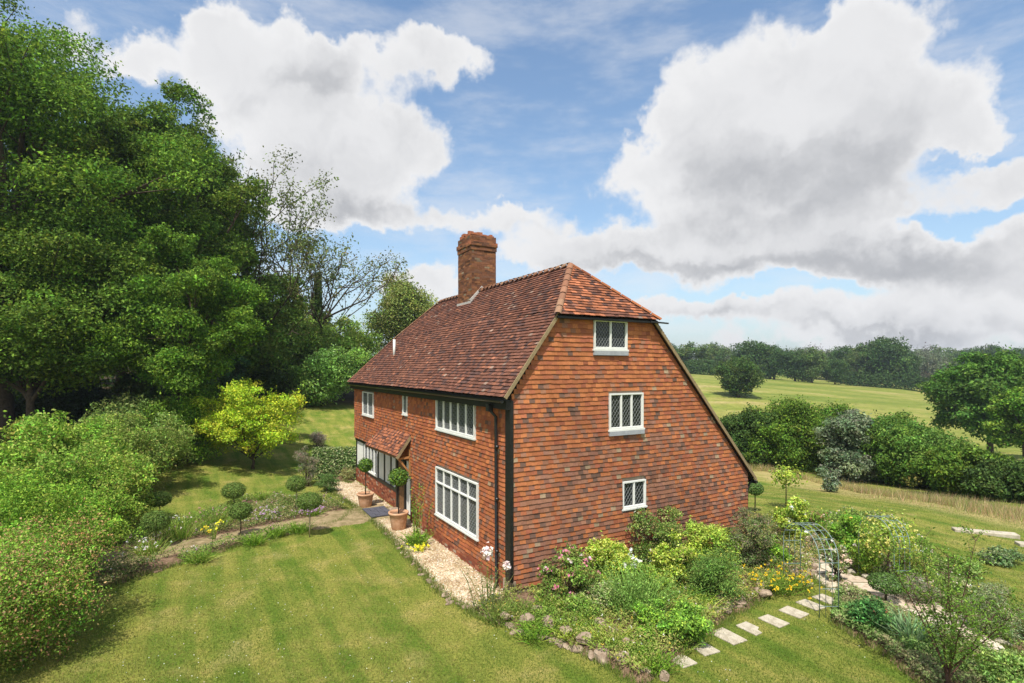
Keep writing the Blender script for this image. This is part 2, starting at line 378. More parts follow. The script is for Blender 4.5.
def gravel_mat():
    m, nt, p = mat_new('golden_gravel'); N = nt.nodes; L = nt.links
    tc = N.new('ShaderNodeTexCoord'); v = N.new('ShaderNodeTexVoronoi'); v.inputs['Scale'].default_value = 22; L.new(tc.outputs['Object'], v.inputs['Vector'])
    r = N.new('ShaderNodeValToRGB'); L.new(v.outputs['Color'], r.inputs[0]); e = r.color_ramp.elements
    e[0].position = .1; e[0].color = (.42, .29, .15, 1); e[1].position = .9; e[1].color = (.78, .70, .54, 1); x = e.new(.5); x.color = (.64, .50, .32, 1)
    n = N.new('ShaderNodeTexNoise'); n.inputs['Scale'].default_value = 1.2; n.inputs['Detail'].default_value = 5; L.new(tc.outputs['Object'], n.inputs['Vector'])
    r2 = N.new('ShaderNodeValToRGB'); L.new(n.outputs[0], r2.inputs[0]); r2.color_ramp.elements[0].position = .35; r2.color_ramp.elements[0].color = (.62, .55, .45, 1); r2.color_ramp.elements[1].position = .6; r2.color_ramp.elements[1].color = (1, 1, 1, 1)
    mx = N.new('ShaderNodeMix'); mx.data_type = 'RGBA'; mx.blend_type = 'MULTIPLY'; mx.inputs[0].default_value = 1; L.new(r.outputs[0], mx.inputs[6]); L.new(r2.outputs[0], mx.inputs[7])
    L.new(mx.outputs[2], p.inputs['Base Color']); p.inputs['Roughness'].default_value = .9
    b = N.new('ShaderNodeBump'); b.inputs['Strength'].default_value = 1; b.inputs['Distance'].default_value = .03; b.invert = True; L.new(v.outputs['Distance'], b.inputs['Height']); L.new(b.outputs[0], p.inputs['Normal'])
    return m
def flag_mat():
    m, nt, p = mat_new('flagstones'); N = nt.nodes; L = nt.links
    tc = N.new('ShaderNodeTexCoord'); v = N.new('ShaderNodeTexVoronoi'); v.feature = 'DISTANCE_TO_EDGE'; v.inputs['Scale'].default_value = 1.9; L.new(tc.outputs['Object'], v.inputs['Vector'])
    v2 = N.new('ShaderNodeTexVoronoi'); v2.inputs['Scale'].default_value = 1.9; L.new(tc.outputs['Object'], v2.inputs['Vector'])
    r = N.new('ShaderNodeValToRGB'); L.new(v2.outputs['Color'], r.inputs[0]); r.color_ramp.elements[0].color = (.46, .33, .24, 1); r.color_ramp.elements[1].color = (.66, .58, .44, 1)
    j = N.new('ShaderNodeValToRGB'); L.new(v.outputs[0], j.inputs[0]); j.color_ramp.elements[0].position = .02; j.color_ramp.elements[1].position = .05
    mx = N.new('ShaderNodeMix'); mx.data_type = 'RGBA'; L.new(j.outputs[0], mx.inputs[0]); mx.inputs[6].default_value = (.15, .14, .06, 1)
    n = N.new('ShaderNodeTexNoise'); n.inputs['Scale'].default_value = 9; n.inputs['Detail'].default_value = 7; L.new(tc.outputs['Object'], n.inputs['Vector'])
    r2 = N.new('ShaderNodeValToRGB'); L.new(n.outputs[0], r2.inputs[0]); r2.color_ramp.elements[0].position = .3; r2.color_ramp.elements[0].color = (.6, .55, .5, 1); r2.color_ramp.elements[1].position = .6; r2.color_ramp.elements[1].color = (1, 1, 1, 1)
    m2 = N.new('ShaderNodeMix'); m2.data_type = 'RGBA'; m2.blend_type = 'MULTIPLY'; m2.inputs[0].default_value = 1; L.new(r.outputs[0], m2.inputs[6]); L.new(r2.outputs[0], m2.inputs[7])
    L.new(m2.outputs[2], mx.inputs[7]); L.new(mx.outputs[2], p.inputs['Base Color']); p.inputs['Roughness'].default_value = .9
    b = N.new('ShaderNodeBump'); b.inputs['Strength'].default_value = .7; b.inputs['Distance'].default_value = .03; L.new(j.outputs[0], b.inputs['Height']); L.new(b.outputs[0], p.inputs['Normal'])
    return m
GRAV = gravel_mat(); FLAG = flag_mat()
DRY = mat('worn_grass_path', (.20, .17, .07), .95, .3, 3, .7, .05, c2=(.40, .30, .18), bscale=30, bdist=.03)
tag(sheet('gravel_path', GRAVEL, GRAV, .03, .14, .08), kind='structure')
tag(sheet('bed_soil', BEDL, SOIL, .035, .16, .12, .04), kind='structure')
tag(sheet('worn_path', FPATH, DRY, .055, .16, .12, .02), kind='structure')
tag(sheet('bed_soil', BEDH, SOIL, .07, .15, .1, .08), kind='structure')
tag(sheet('bed_soil', BEDT, SOIL, .03, .2, .2, .04), kind='structure')
tag(sheet('bed_soil', BEDR, SOIL, .045, .15, .1, .04), kind='structure')
tag(sheet('stone_path', SPATH, FLAG, .10, .12, .06, .02), kind='structure')
tag(sheet('bed_soil', [G(*p) for p in ((322,482),(318,470),(345,458),(356,470),(352,482))], SOIL, .06, .15, .1, .05), kind='structure')

# ------------------------------------------------------------------ cottage
cot = empty('cottage', HO, 'tile-hung red brick cottage with catslide roof and one tall chimney', 'house', rz=HA)
def vnoise(u, v, s): return wob(np.asarray(u) * 1.0 + 17, np.asarray(v) * 1.0 + 5, s)
def pal_wall(u, v, r):
    """per tile colour: orange clay high up, more grey brown and lichened low down"""
    n = len(u); h = 1 - smst(.5, 6.2, v); w = .5 + .5 * vnoise(u, v, 1.4)
    base = np.array([.46, .160, .070]) * np.ones((n, 1)); org = np.array([.56, .205, .08]); red = np.array([.38, .125, .07]); gry = np.array([.27, .165, .125]); pale = np.array([.42, .30, .19]); dk = np.array([.19, .11, .08])
    k = r.random(n); c = base.copy()
    q = r.random((n, 1)); c = np.where(q < .5, red + (base - red) * q * 2, base + (org - base) * (q * 2 - 1))
    pg = .05 + .85 * h * w + .10 * (vnoise(u * 3 + 4, v * .8, .8) > .5); g_ = r.random(n) < pg; c[g_] = c[g_] * .4 + .6 * gry * (1 + .14 * r.normal(size=(g_.sum(), 1)))
    d_ = r.random(n) < .035 + .07 * h * w; c[d_] = dk
    l_ = r.random(n) < .008 + .03 * h; c[l_] = pale
    return np.clip(c * (1 + .085 * r.normal(size=(n, 1))) * (1 - .24 * h * w + .16 * vnoise(u * .6, v * .6, .9))[:, None], .02, .8)
def pal_front(u, v, r):
    c = pal_wall(u, v + 1.6, r); return np.clip(c * np.array([1.02, .95, .9]), .02, .8)
def pal_roof(u, v, r):
    n = len(u); w = .5 + .5 * vnoise(u, v, .9); w2 = .5 + .5 * vnoise(u * 2 + 9, v * .5, .8)
    a = np.array([.175, .075, .052]); b = np.array([.26, .115, .072]); d = np.array([.11, .060, .050]); pale = np.array([.30, .20, .15])
    t = np.clip(w2 * .7 + .3 * r.random(n) - .2, 0, 1)[:, None]; c = (a * (1 - t) + b * t) * .92
    k = r.random(n); c[k < .14 + .12 * w] = d; c[(k > .988)] = pale
    o = (k > .84) & (k < .89); c[o] = (.32, .13, .075)
    return np.clip(c * (1 + .17 * r.normal(size=(n, 1))), .015, .8)
def pal_hip(u, v, r): 
    c = pal_roof(u, v, r); o = r.random(len(u)) < .55; c[o] = np.array([.38, .14, .07]) * (1 + .2 * r.normal(size=(o.sum(), 1))); return np.clip(c, .02, .8)
def tiles(name, O, U, V, poly, gauge, width, pal, parent, holes=(), thick=.016, lift=.020, seed=1, wav=.012, mat_=None, bulge=None):
    """courses of separate clay tiles over the plane O + u U + v V, clipped to poly and cut round holes"""
    r = np.random.default_rng(seed); O = np.array(O, float); U = np.array(U, float); V = np.array(V, float); U /= np.linalg.norm(U); V /= np.linalg.norm(V)
    Nn = np.cross(U, V); P = np.array(poly, float); v0, v1 = P[:, 1].min(), P[:, 1].max(); rows = []
    k = 0; v = v0
    while v < v1 - gauge * .3:
        vm = v + gauge * .5; xs = []
        for i in range(len(P)):
            a, b = P[i], P[(i + 1) % len(P)]
            if (a[1] > vm) != (b[1] > vm): xs.append(a[0] + (b[0] - a[0]) * (vm - a[1]) / (b[1] - a[1]))
        if len(xs) >= 2:
            segs = [(min(xs), max(xs))]
            for (h0, h1, g0, g1) in holes:
                if g0 - gauge * .35 < vm < g1 + gauge * .35:
                    ns = []
                    for a, b in segs:
                        if h1 <= a or h0 >= b: ns.append((a, b))
                        else:
                            if h0 > a: ns.append((a, h0))
                            if h1 < b: ns.append((h1, b))
                    segs = ns
            off = (k % 2) * width * .5 + r.uniform(-.02, .02)
            for a, b in segs:
                e = [a]; u = math.floor((a - off) / width) * width + off + width
                while u < b - .03:
                    if u > a + .03: e.append(u + r.uniform(-.006, .006))
                    u += width
                e.append(b)
                for i in range(len(e) - 1):
                    if e[i + 1] - e[i] > .02: rows.append((e[i], e[i + 1], v, k))
        v += gauge; k += 1
    A = np.array(rows); n = len(A); g_ = .0012
    u0 = A[:, 0] + g_ * r.uniform(.3, 1, n); u1 = A[:, 1] - g_ * r.uniform(.3, 1, n); vb = A[:, 2] + r.normal(size=n) * .004 + wav * vnoise((u0 + u1) / 2, A[:, 2], 1.5); vt = vb + gauge * 1.06
    lf = lift * 1.25 + r.normal(size=n) * .002; rot = r.normal(size=n) * .003
    bf = bulge if bulge is not None else (lambda a_, b_: .018 * vnoise(a_, b_, 2.2))
    B00 = bf(u0, A[:, 2]); B10 = bf(u1, A[:, 2]); B11 = bf(u1, A[:, 2] + gauge); B01 = bf(u0, A[:, 2] + gauge)
    def pt(u, vv, w): return O + u[:, None] * U + vv[:, None] * V + w[:, None] * Nn
    z = np.zeros(n)
    q = [pt(u0, vb - rot, B00 + lf), pt(u1, vb + rot, B10 + lf + r.normal(size=n) * .001), pt(u1, vt + rot, B11 + .004 + z), pt(u0, vt - rot, B01 + .004 + z)]
    q += [pt(u0, vb - rot, B00 + lf - thick), pt(u1, vb + rot, B10 + lf - thick), pt(u1, vt + rot, B11 - thick + z), pt(u0, vt - rot, B01 - thick + z)]
    vv = np.stack(q, 1).reshape(-1, 3); b = np.arange(n)[:, None] * 8
    f = np.concatenate([b + np.array(x) for x in ([0,1,2,3],[4,5,1,0],[5,6,2,1],[7,4,0,3])])
    c = np.repeat(pal((u0 + u1) / 2, A[:, 2], r), 8, 0)
    return link(name, mesh_np(name, vv, f, c), mat_ or TILE, parent)

# wall core
wl = MB()
wl.slab([(0,.03,0),(8.65,.03,0),(8.65,.03,2.05),(4.40,.03,6.80),(1.46,.03,6.80),(0,.03,4.72)], (0,.22,0))
wl.bx((.03,.25,0),(.25,7.32,4.72)); wl.bx((.03,7.32,2.2),(.25,15.7,4.72)); wl.bx((.12,9.22,0),(.30,15.7,.70)); wl.bx((.12,7.34,0),(.26,7.6,2.2))
wl.bx((.30,9.2,.70),(.4,15.7,2.2)); wl.bx((8.4,.25,0),(8.62,15.7,2.02)); wl.bx((.25,15.45,0),(8.4,15.68,2.02)); wl.bx((.25,15.45,2.02),(5.2,15.66,4.6))
wl.bx((.6,7.3,0),(.7,9.6,2.2))
wl.build('wall', MORTAR, cot)
# brick plinths, laid as courses of brick
def pal_brick(u, v, r):
    n = len(u); c = np.array([.30, .095, .05]) * np.ones((n, 1)); k = r.random(n); c[k < .25] = (.22, .07, .045); c[k > .7] = (.38, .15, .08); c[k > .93] = (.34, .26, .19)
    return np.clip(c * (1 + .15 * r.normal(size=(n, 1))), .02, .8)
def bricks(name, O, U, V, poly, parent, seed, w=.215, g_=.072, pal=None, **k): return tiles(name, O, U, V, poly, g_, w, pal or pal_brick, parent, thick=.03, lift=.004, seed=seed, wav=.002, mat_=BRICKV, **k)
WF = (0, -1, 0)
bricks('brick_plinth', (.085, 15.7, 0), WF, (0,0,1), [(0,0),(6.46,0),(6.46,.70),(0,.70)], cot, 5)
# front windows: (t0, t1, z0, z1)
w_up = (2.02, 4.84, 3.58, 4.56); w_lo = (1.84, 4.86, .88, 2.38); w_ul = (12.2, 14.0, 3.36, 4.42); w_sl = (7.68, 8.16, 3.80, 4.56)
fr = lambda w: (15.7 - w[1] - .02, 15.7 - w[0] + .02, w[2] - .02, w[3] + .02)
tiles('hung_tiles', (.02, 15.7, 0), WF, (0,0,1), [(8.42,.35),(15.42,.22),(15.42,4.70),(0,4.70),(0,1.98),(8.42,2.15)] , .112, .160, pal_front, cot,
      holes=[fr(w_up), fr(w_lo), fr(w_ul), fr(w_sl), (0, 8.36, 0, 2.06)], seed=11)
bricks('brick_plinth', (-.01, 7.3, 0), WF, (0,0,1), [(0,0),(6.95,0),(6.95,.26),(0,.38)], cot, 6)
# gable
g1 = (1.93, 2.75, 5.93, 6.62)
def gabs(px): u = (px - 512) / F; return 13.07 * u / (.8696 - .4938 * u)
def gabz(px, py): return CAMZ - (py - HORIZON) / F * (13.07 + .4938 * gabs(px))
g1 = (gabs(593.5), gabs(626.5), gabz(593, 349), gabz(593, 319)); g2 = (gabs(609), gabs(642.5), gabz(609, 430), gabz(609, 393.5)); g3 = (gabs(622), gabs(645), gabz(622, 509), gabz(622, 482))
hole = lambda w: (w[0] - .015, w[1] + .015, w[2] - .10, w[3] + .015)
tiles('hung_tiles', (0, .02, 0), (1,0,0), (0,0,1), [(.0,.16),(8.66,.15),(8.66,2.16),(4.50,6.86),(1.36,6.86),(.0,4.84)], .118, .162, pal_wall, cot,
      holes=[hole(g1), hole(g2), hole(g3)], seed=12, bulge=lambda u, v: .03 * vnoise(u, v, 2.4) + .05 * np.exp(-((v - 1.2) / 1.6) ** 2) * np.sin(np.clip(u / 8.65, 0, 1) * pi))
# corner board, downpipe, gutter
MB().bx((-.06,-.03,.35),(.02,.23,4.72)).build('corner_board', BLACKT, cot)
q = MB(); q.bx((-.05,-.02,0.0),(.10,.36,.35)); q.build('plinth_stone', ROCK, cot)
q = MB(); q.bar((-.02,.25,.3),(-.02,.25,4.7),.025); q.build('lead_soaker', LEADP, cot)
q = MB(); q.tube([(-.22,.75,4.60),(-.20,.72,4.42),(-.09,.66,4.28),(-.09,.62,.12),(-.16,.6,.04)], .042, 10)
for z in (.9, 2.2, 3.5): q.tube([(-.09,.6,z),(-.09,.6,z+.07)], .052, 10)
dp = q.build('downpipe', BLACKM, cot, True)
MB().bx((-.29,.67,4.42),(-.16,.83,4.60)).build('rainwater_hopper', BLACKM, dp)
def gutter(name, a, b, out):
    a = Vector(a); b = Vector(b); m = MB(); o = Vector(out); pr = []
    for k in range(9):
        an = pi * k / 8; pr.append(o * (-.06 * cos(an)) + Vector((0, 0, -.06 * sin(an))))
    for k in range(8): 
        m.poly([a + pr[k], a + pr[k+1], b + pr[k+1], b + pr[k]]); m.poly([a + pr[k]*.86, b + pr[k]*.86, b + pr[k+1]*.86, a + pr[k+1]*.86])
    m.poly([a + p for p in pr]); m.poly([b + p for p in pr][::-1]); return m.build(name, BLACKM, cot)
gutter('gutter', (-.27,.0,4.72), (-.27,15.85,4.72), (1,0,0))
MB().bx((-.17,-.02,4.50),(-.02,15.8,4.73)).build('fascia_board', BLACKT, cot)
# roof: slopes of tiles on boards
rf = MB()
ev, kn, rg = (-.25, 4.80), (1.35, 6.95), (2.60, 8.42)
A_=(-.22,-.05,4.77); E_=(-.22,15.93,4.77); B1=(1.35,-.05,6.89); B2=(1.35,13.0,6.89); C1=(2.60,1.25,8.36); C2=(2.60,10.7,8.36)
F1=(4.50,-.05,6.86); F2=(8.9,-.05,1.93); F3=(8.9,15.93,1.93); F4=(4.5,13.0,6.86)
for pl in ([A_,E_,B2,B1],[B1,B2,C2,C1],[C1,C2,F4,F1],[F1,F4,F3,F2]): rf.slab(pl, (0,0,-.05))
rf.slab([E_,B2,(1.35,15.9,4.5)], (0,0,-.05)); rf.slab([C2,B2,F4], (0,0,-.05)); rf.slab([B2,E_,F3,F4], (0,-.05,0))
rf.slab([C1,(1.22,-.16,6.80),(4.62,-.16,6.80)], (0,0,-.04))
roof = rf.build('roof', BLACKT, cot)
def slope(name, a, b, pts, pal, seed, gauge=.105, width=.165, **k):
    """a = lower left corner, b = lower right corner seen from outside, pts = outline in 3D"""
    a = Vector(a); b = Vector(b); U = (b - a).normalized(); q = [Vector(p) for p in pts]
    n = None
    for p in q:
        w = (p - a) - U * (p - a).dot(U)
        if n is None or w.length > n.length: n = w
    V = n.normalized(); O = a + U.cross(V) * .012
    return tiles(name, O, U, V, [((p - a).dot(U), (p - a).dot(V)) for p in q], gauge, width, pal, roof, seed=seed, thick=.014, lift=.024, wav=.02, **k)
A2=(-.25,-.08,4.80); E2=(-.25,15.98,4.80)
slope('roof_tiles', E2, A2, [E2,A2,(1.35,-.08,6.95),(1.35,13.03,6.95)], pal_roof, 21)
slope('roof_tiles', (1.35,13.03,6.95), (1.35,-.08,6.95), [(1.35,13.03,6.95),(1.35,-.08,6.95),(1.40,-.05,7.0),(2.60,1.22,8.42),(2.60,10.7,8.42)], pal_roof, 22)
slope('roof_tiles', (1.20,-.19,6.83), (4.66,-.19,6.83), [(1.20,-.19,6.83),(4.66,-.19,6.83),(2.60,1.22,8.44)], pal_hip, 23)
slope('roof_tiles', (4.50,-.08,6.92), (4.50,13.03,6.92), [(4.5,-.08,6.92),(4.5,13.03,6.92),(2.6,10.7,8.42),(2.6,1.22,8.42)], pal_roof, 24)
slope('roof_tiles', (8.95,-.08,1.93), (8.95,15.98,1.93), [(8.95,-.08,1.93),(8.95,15.98,1.93),(4.5,13.03,6.92),(4.5,-.08,6.92)], pal_roof, 25)
slope('roof_tiles', (5.9,15.98,4.80), E2, [(5.9,15.98,4.80),E2,(2.6,10.7,8.42)], pal_roof, 26)
# hip fascia and verge boards
MB().bx((1.22,-.17,6.75),(4.60,-.02,6.80)).build('hip_fascia', BLACKT, roof)
q = MB(); q.bar((4.3,-.17,6.78),(4.98,-.17,6.76),.05,.04); q.build('hip_gutter', BLACKM, roof)
q = MB(); q.bar((-.24,-.10,4.78),(1.30,-.10,6.86),.03,.085,(0,0,1)); q.build('bargeboard', OAKL, roof)
q = MB(); q.bar((4.52,-.10,6.83),(8.93,-.10,1.93),.03,.085,(0,0,1)); q.build('bargeboard', OAKL, roof)
q = MB(); q.bar((8.95,-.1,1.85),(8.95,.9,1.85),.10,.09); q.tube([(8.9,.1,1.83),(8.78,.12,1.6),(8.72,.12,0)], .035, 8); q.build('rear_gutter', BLACKM, cot)
# ridge and hip tiles: half-round tiles end to end
def ridge(name, a, b, w, col, n=None, sag=0):
    a = Vector(a); b = Vector(b); L_ = (b - a).length; n = n or int(L_ / .30); d = (b - a).normalized(); x = d.cross(Vector((0,0,1))).normalized(); y = x.cross(d)
    vs, fs, cs = [], [], []; r = random.Random(5)
    for i in range(n):
        p0 = a + (b - a) * (i / n); p1 = a + (b - a) * ((i + 1) / n - .008); lift = Vector((0, 0, r.uniform(-.006, .008))); bi = len(vs)
        kk = r.uniform(.75, 1.2); c = [min(.8, k * kk) for k in r.choice(col)]
        for p, s_ in ((p0, 1.05), (p1, .97)):
            for k in range(7):
                an = pi * k / 6; vs.append(p + lift + x * (w * cos(an) * s_) + y * (w * .75 * sin(an) * s_ - w * .35)); cs.append(c)
        fs += [(bi+k, bi+k+1, bi+7+k+1, bi+7+k) for k in range(6)]
    return link(name, mesh_np(name, np.array([tuple(v) for v in vs]), np.array(fs), np.array(cs)), TILE, roof)
RC = [(.30,.15,.09),(.26,.12,.07),(.31,.18,.11)]
ridge('ridge_tiles', (2.6,1.25,8.43), (2.6,10.75,8.43), .15, RC)
ridge('hip_tiles', (1.18,-.2,6.86), (2.6,1.22,8.46), .09, RC)
ridge('hip_tiles', (4.68,-.2,6.86), (2.6,1.22,8.46), .09, [(.38,.14,.06),(.30,.10,.05)])
ridge('hip_tiles', (-.22,15.95,4.84), (1.35,13.05,6.97), .09, RC); ridge('hip_tiles', (1.35,13.05,6.97), (2.6,10.75,8.47), .09, RC)
# chimney on the roof: brick courses on a core, oversailing courses, broken cap
def pal_chim(u, v, r):
    n = len(u); c = np.array([.24, .105, .06]) * np.ones((n, 1)); k = r.random(n); c[k < .25] = (.17, .085, .055); c[k > .68] = (.30, .135, .065); c[k > .95] = (.28, .21, .14); c = c * .85
    return np.clip(c * (1 + .18 * r.normal(size=(n, 1))), .02, .8)
s0, s1, t0_, t1_ = 2.20, 3.20, 6.9, 8.1
q = MB(); q.bx((s0+.01,t0_+.01,7.3),(s1-.01,t1_-.01,10.42)); q.bx((s0-.03,t0_-.03,9.93),(s1+.03,t1_+.03,10.04)); chim = q.build('chimney', MORTAR, roof)
def stack(a0, a1, b0, b1, z0, z1, e, sd):
    for nm, O, U, L_ in (('n', (a0-e, b1+e, z0), (0,-1,0), b1-b0+2*e), ('g', (a0-e, b0-e, z0), (1,0,0), a1-a0+2*e), ('r', (a1+e, b0-e, z0), (0,1,0), b1-b0+2*e), ('b', (a1+e, b1+e, z0), (-1,0,0), a1-a0+2*e)):
        bricks('brickwork', O, U, (0,0,1), [(0,0),(L_,0),(L_,z1-z0),(0,z1-z0)], chim, sd, pal=pal_chim); sd += 1
stack(s0, s1, t0_, t1_, 7.3, 9.9, .004, 31)
stack(s0, s1, t0_, t1_, 9.9, 10.06, .03, 41); stack(s0, s1, t0_, t1_, 10.06, 10.22, .055, 51); stack(s0, s1, t0_, t1_, 10.22, 10.42, .01, 61)
q = MB(); r_ = random.Random(2)
q.bx((s0-.06,t0_-.06,10.08),(s1+.06,t1_+.06,10.215))
for i in range(26):
    u = r_.random(); side = r_.randint(0, 3)
    x = s0 + .1 + u * .8 if side < 2 else (s0 + .1 if side == 2 else s1 - .1); y = (t0_ + .1 if side == 0 else t1_ - .1) if side < 2 else t0_ + .1 + u * 1.0
    q.box((x, y, 10.42 + r_.choice([.04, .04, .11]) + (.06 if x < 2.6 else 0)), (.1, .055, .035 + r_.random() * .03), Matrix.Rotation(r_.choice([0, pi/2]) + r_.uniform(-.1,.1), 3, 'Z'))
q.build('cap_bricks', mat('cap_brick', (.34,.12,.06), .9, .3, 8, .5), chim)
q = MB()
q.bar((s0-.05,t0_-.03,7.97),(2.66,t0_-.03,8.52),.03,.15); q.bx((s0-.07,t0_-.05,7.84),(s0-.01,t1_,7.98)); q.build('lead_flashing', mat('mortar_fillet', (.45,.43,.40), .8, .2, 9, .3), chim)
# soil vent pipe
MB().tube([(.67,11.4,5.85),(.67,11.4,6.72)], .055, 10).build('vent_pipe', WHITEP, roof, True)

# windows
def window(O, U, N_, w, h, cols, rows, sill='wood', fw=.042, bar=.034):
    """O lower left corner in cottage coordinates; rows = list of transom heights (fractions)"""
    O = Vector(O); U = Vector(U); N_ = Vector(N_); Zv = Vector((0,0,1)); B = Matrix((U, N_, Zv)).transposed()
    def bx(m, u0, u1, z0, z1, n0, n1): m.box(O + U*((u0+u1)/2) + N_*((n0+n1)/2) + Zv*((z0+z1)/2), (abs(u1-u0)/2, abs(n1-n0)/2, abs(z1-z0)/2), B)
    m = MB(); bx(m,0,fw,0,h,-.06,.045); bx(m,w-fw,w,0,h,-.06,.045); bx(m,fw,w-fw,0,fw*1.2,-.06,.043); bx(m,fw,w-fw,h-fw,h,-.06,.043)
    zs = [fw*1.2] + [r*h for r in rows] + [h-fw]; us = [fw + (w-2*fw)*k/cols for k in range(cols+1)]
    for k in range(1, cols): bx(m, us[k]-bar/2, us[k]+bar/2, fw*1.2, h-fw, -.05, .036)
    for r in rows: bx(m, fw, w-fw, r*h-bar/2, r*h+bar/2, -.05, .040)
    wf = m.build('window', WHITEP, cot)
    gm = MB(); lm = MB(); cb = MB()
    for i in range(cols):
        for j in range(len(zs)-1):
            a0 = us[i] + (bar/2 if i else 0); a1 = us[i+1] - (bar/2 if i < cols-1 else 0); b0 = zs[j] + (bar/2 if j else 0); b1 = zs[j+1] - (bar/2 if j < len(zs)-2 else 0)
            c0 = .012
            for (x0,x1,y0,y1) in ((a0,a0+c0,b0,b1),(a1-c0,a1,b0,b1),(a0+c0,a1-c0,b0,b0+c0),(a0+c0,a1-c0,b1-c0,b1)): bx(cb, x0,x1,y0,y1,-.03,.02)
            a0 += c0; a1 -= c0; b0 += c0; b1 -= c0
            bx(gm, a0-.004, a1+.004, b0-.004, b1+.004, -.025, -.012)
            dx = (a1-a0)/max(2, round((a1-a0)/.10)); dz = dx*1.35; W_ = a1-a0; Hh = b1-b0        # diamond leading
            for sgn in (1,-1):
                k = -int(Hh/dz)-2
                while k*dx < W_ + Hh*dx/dz + dx:
                    # line: x = k*dx + sgn*z*dx/dz
                    pts = []; x0 = k*dx if sgn > 0 else k*dx
                    f = lambda z: x0 + sgn*z*dx/dz
                    zlo, zhi = 0, Hh
                    if sgn > 0: zlo = max(0, (0-x0)*dz/dx); zhi = min(Hh, (W_-x0)*dz/dx)
                    else: zlo = max(0, (x0-W_)*dz/dx); zhi = min(Hh, x0*dz/dx)
                    if zhi - zlo > .02:
                        p = O + U*(a0+f(zlo)) + Zv*(b0+zlo) + N_*(-.008); q_ = O + U*(a0+f(zhi)) + Zv*(b0+zhi) + N_*(-.008)
                        lm.bar(p, q_, .0052, .007, N_)
                    k += 1
    cb.build('casement', WHITEP, wf); gm.build('glass', GLASS, wf); lm.build('leading', CAME, wf)
    s_ = MB(); bx(s_, -.04, w+.04, -.045, -.002, -.05, .06); s_.build('sill', WHITEP, wf)
    if sill == 'lead':
        s_ = MB(); bx(s_, -.02, w+.02, -.16, -.048, -.02, .065); s_.build('lead_apron', LEADP, wf)
    return wf
FU, FN = (0,-1,0), (-1,0,0); GU, GN = (1,0,0), (0,-1,0)
def fwin(w, cols, rows, **k): return window((.0, w[1], w[2]), FU, FN, w[1]-w[0], w[3]-w[2], cols, rows, **k)
def gwin(w, cols, rows, **k): return window((w[0], .0, w[2]), GU, GN, w[1]-w[0], w[3]-w[2], cols, rows, **k)
fwin(w_up, 5, []); fwin(w_lo, 5, [.68]); fwin(w_ul, 2, []); fwin(w_sl, 1, [])
gwin(g1, 2, [], sill='lead'); gwin(g2, 3, [], sill='lead'); gwin(g3, 2, [])
# timber framed ground floor: white panels between black studs, four-light window
q = MB()
for t in (9.32, 10.02, 10.92, 11.84, 14.22, 15.62): q.bx((.09,t-.07,.72),(.3,t+.07,2.05))
q.bx((.07,9.2,.66),(.3,15.7,.80)); q.bx((.05,9.2,1.98),(.3,15.7,2.16)); q.build('timber_frame', BLACKT, cot)
q = MB()
for a, b in ((14.3,15.55),(10.99,11.77),(10.09,10.85),(9.39,9.95)): MB().bx((.115,a,.8),(.3,b,1.98)).build('plaster_panel', PLAST, cot)
window((.12,14.14,.82), FU, FN, 2.22, 1.14, 4, [], bar=.09)
# door set back beside a white panel
q = MB()
for k in range(6): q.bx((.13,8.42+k*.12,.10),(.17,8.42+k*.12+.114,1.98))
dr = q.build('door', OAK, cot)
MB().tube([(.13,8.55,1.0),(.09,8.55,1.0),(.09,8.55,1.08)], .014, 6).build('handle', BLACKM, dr)
q = MB(); q.bx((.08,9.15,0),(.3,9.3,2.2)); q.bx((.1,8.28,0),(.34,8.40,2.1)); q.bx((.08,8.4,1.98),(.34,9.2,2.12)); q.bx((.02,7.34,0),(.2,7.44,2.3)); q.build('door_frame', BLACKT, cot)
q = MB(); q.bx((.16,7.5,.1),(.24,8.26,2.1)); q.build('plaster_panel', PLAST, cot)
MB().bx((-.25,8.3,0),(.3,9.25,.10)).build('doorstep', ROCK, cot)
# lean-to porch roof with bracket
q = MB(); a,b,c,d = (-.50,7.35,2.34),(-.50,11.6,2.24),(.0,10.6,3.0),(.0,7.35,3.08)
q.slab([a,b,c,d],(0,0,-.05)); q.slab([b,(.02,11.7,2.2),c],(0,0,-.04)); pr = q.build('porch_roof', OAK, cot)
slope_pts = [(-.52,11.62,2.27),(-.52,7.30,2.37),(.0,7.30,3.11),(.0,10.62,3.03)]
o = slope('porch_tiles', slope_pts[0], slope_pts[1], slope_pts, pal_hip, 71, gauge=.115); o.parent = pr
o = slope('porch_tiles', (.03,11.75,2.2), (-.52,11.62,2.27), [(.03,11.75,2.2),(-.52,11.62,2.27),(.0,10.6,3.05)], pal_hip, 72, gauge=.115); o.parent = pr
q = MB(); q.bar((-.52,7.31,2.30),(.0,7.31,3.05),.04,.10); q.build('bargeboard', OAKL, pr)
q = MB(); q.bar((-.46,7.42,2.27),(.02,7.42,2.30),.07); q.bar((.0,7.42,1.62),(.0,7.42,2.6),.07); q.bar((-.42,7.42,2.26),(-.02,7.42,1.75),.06); q.build('bracket', mat('honey_oak',(.42,.20,.07),.7,.2,9,.2), pr)

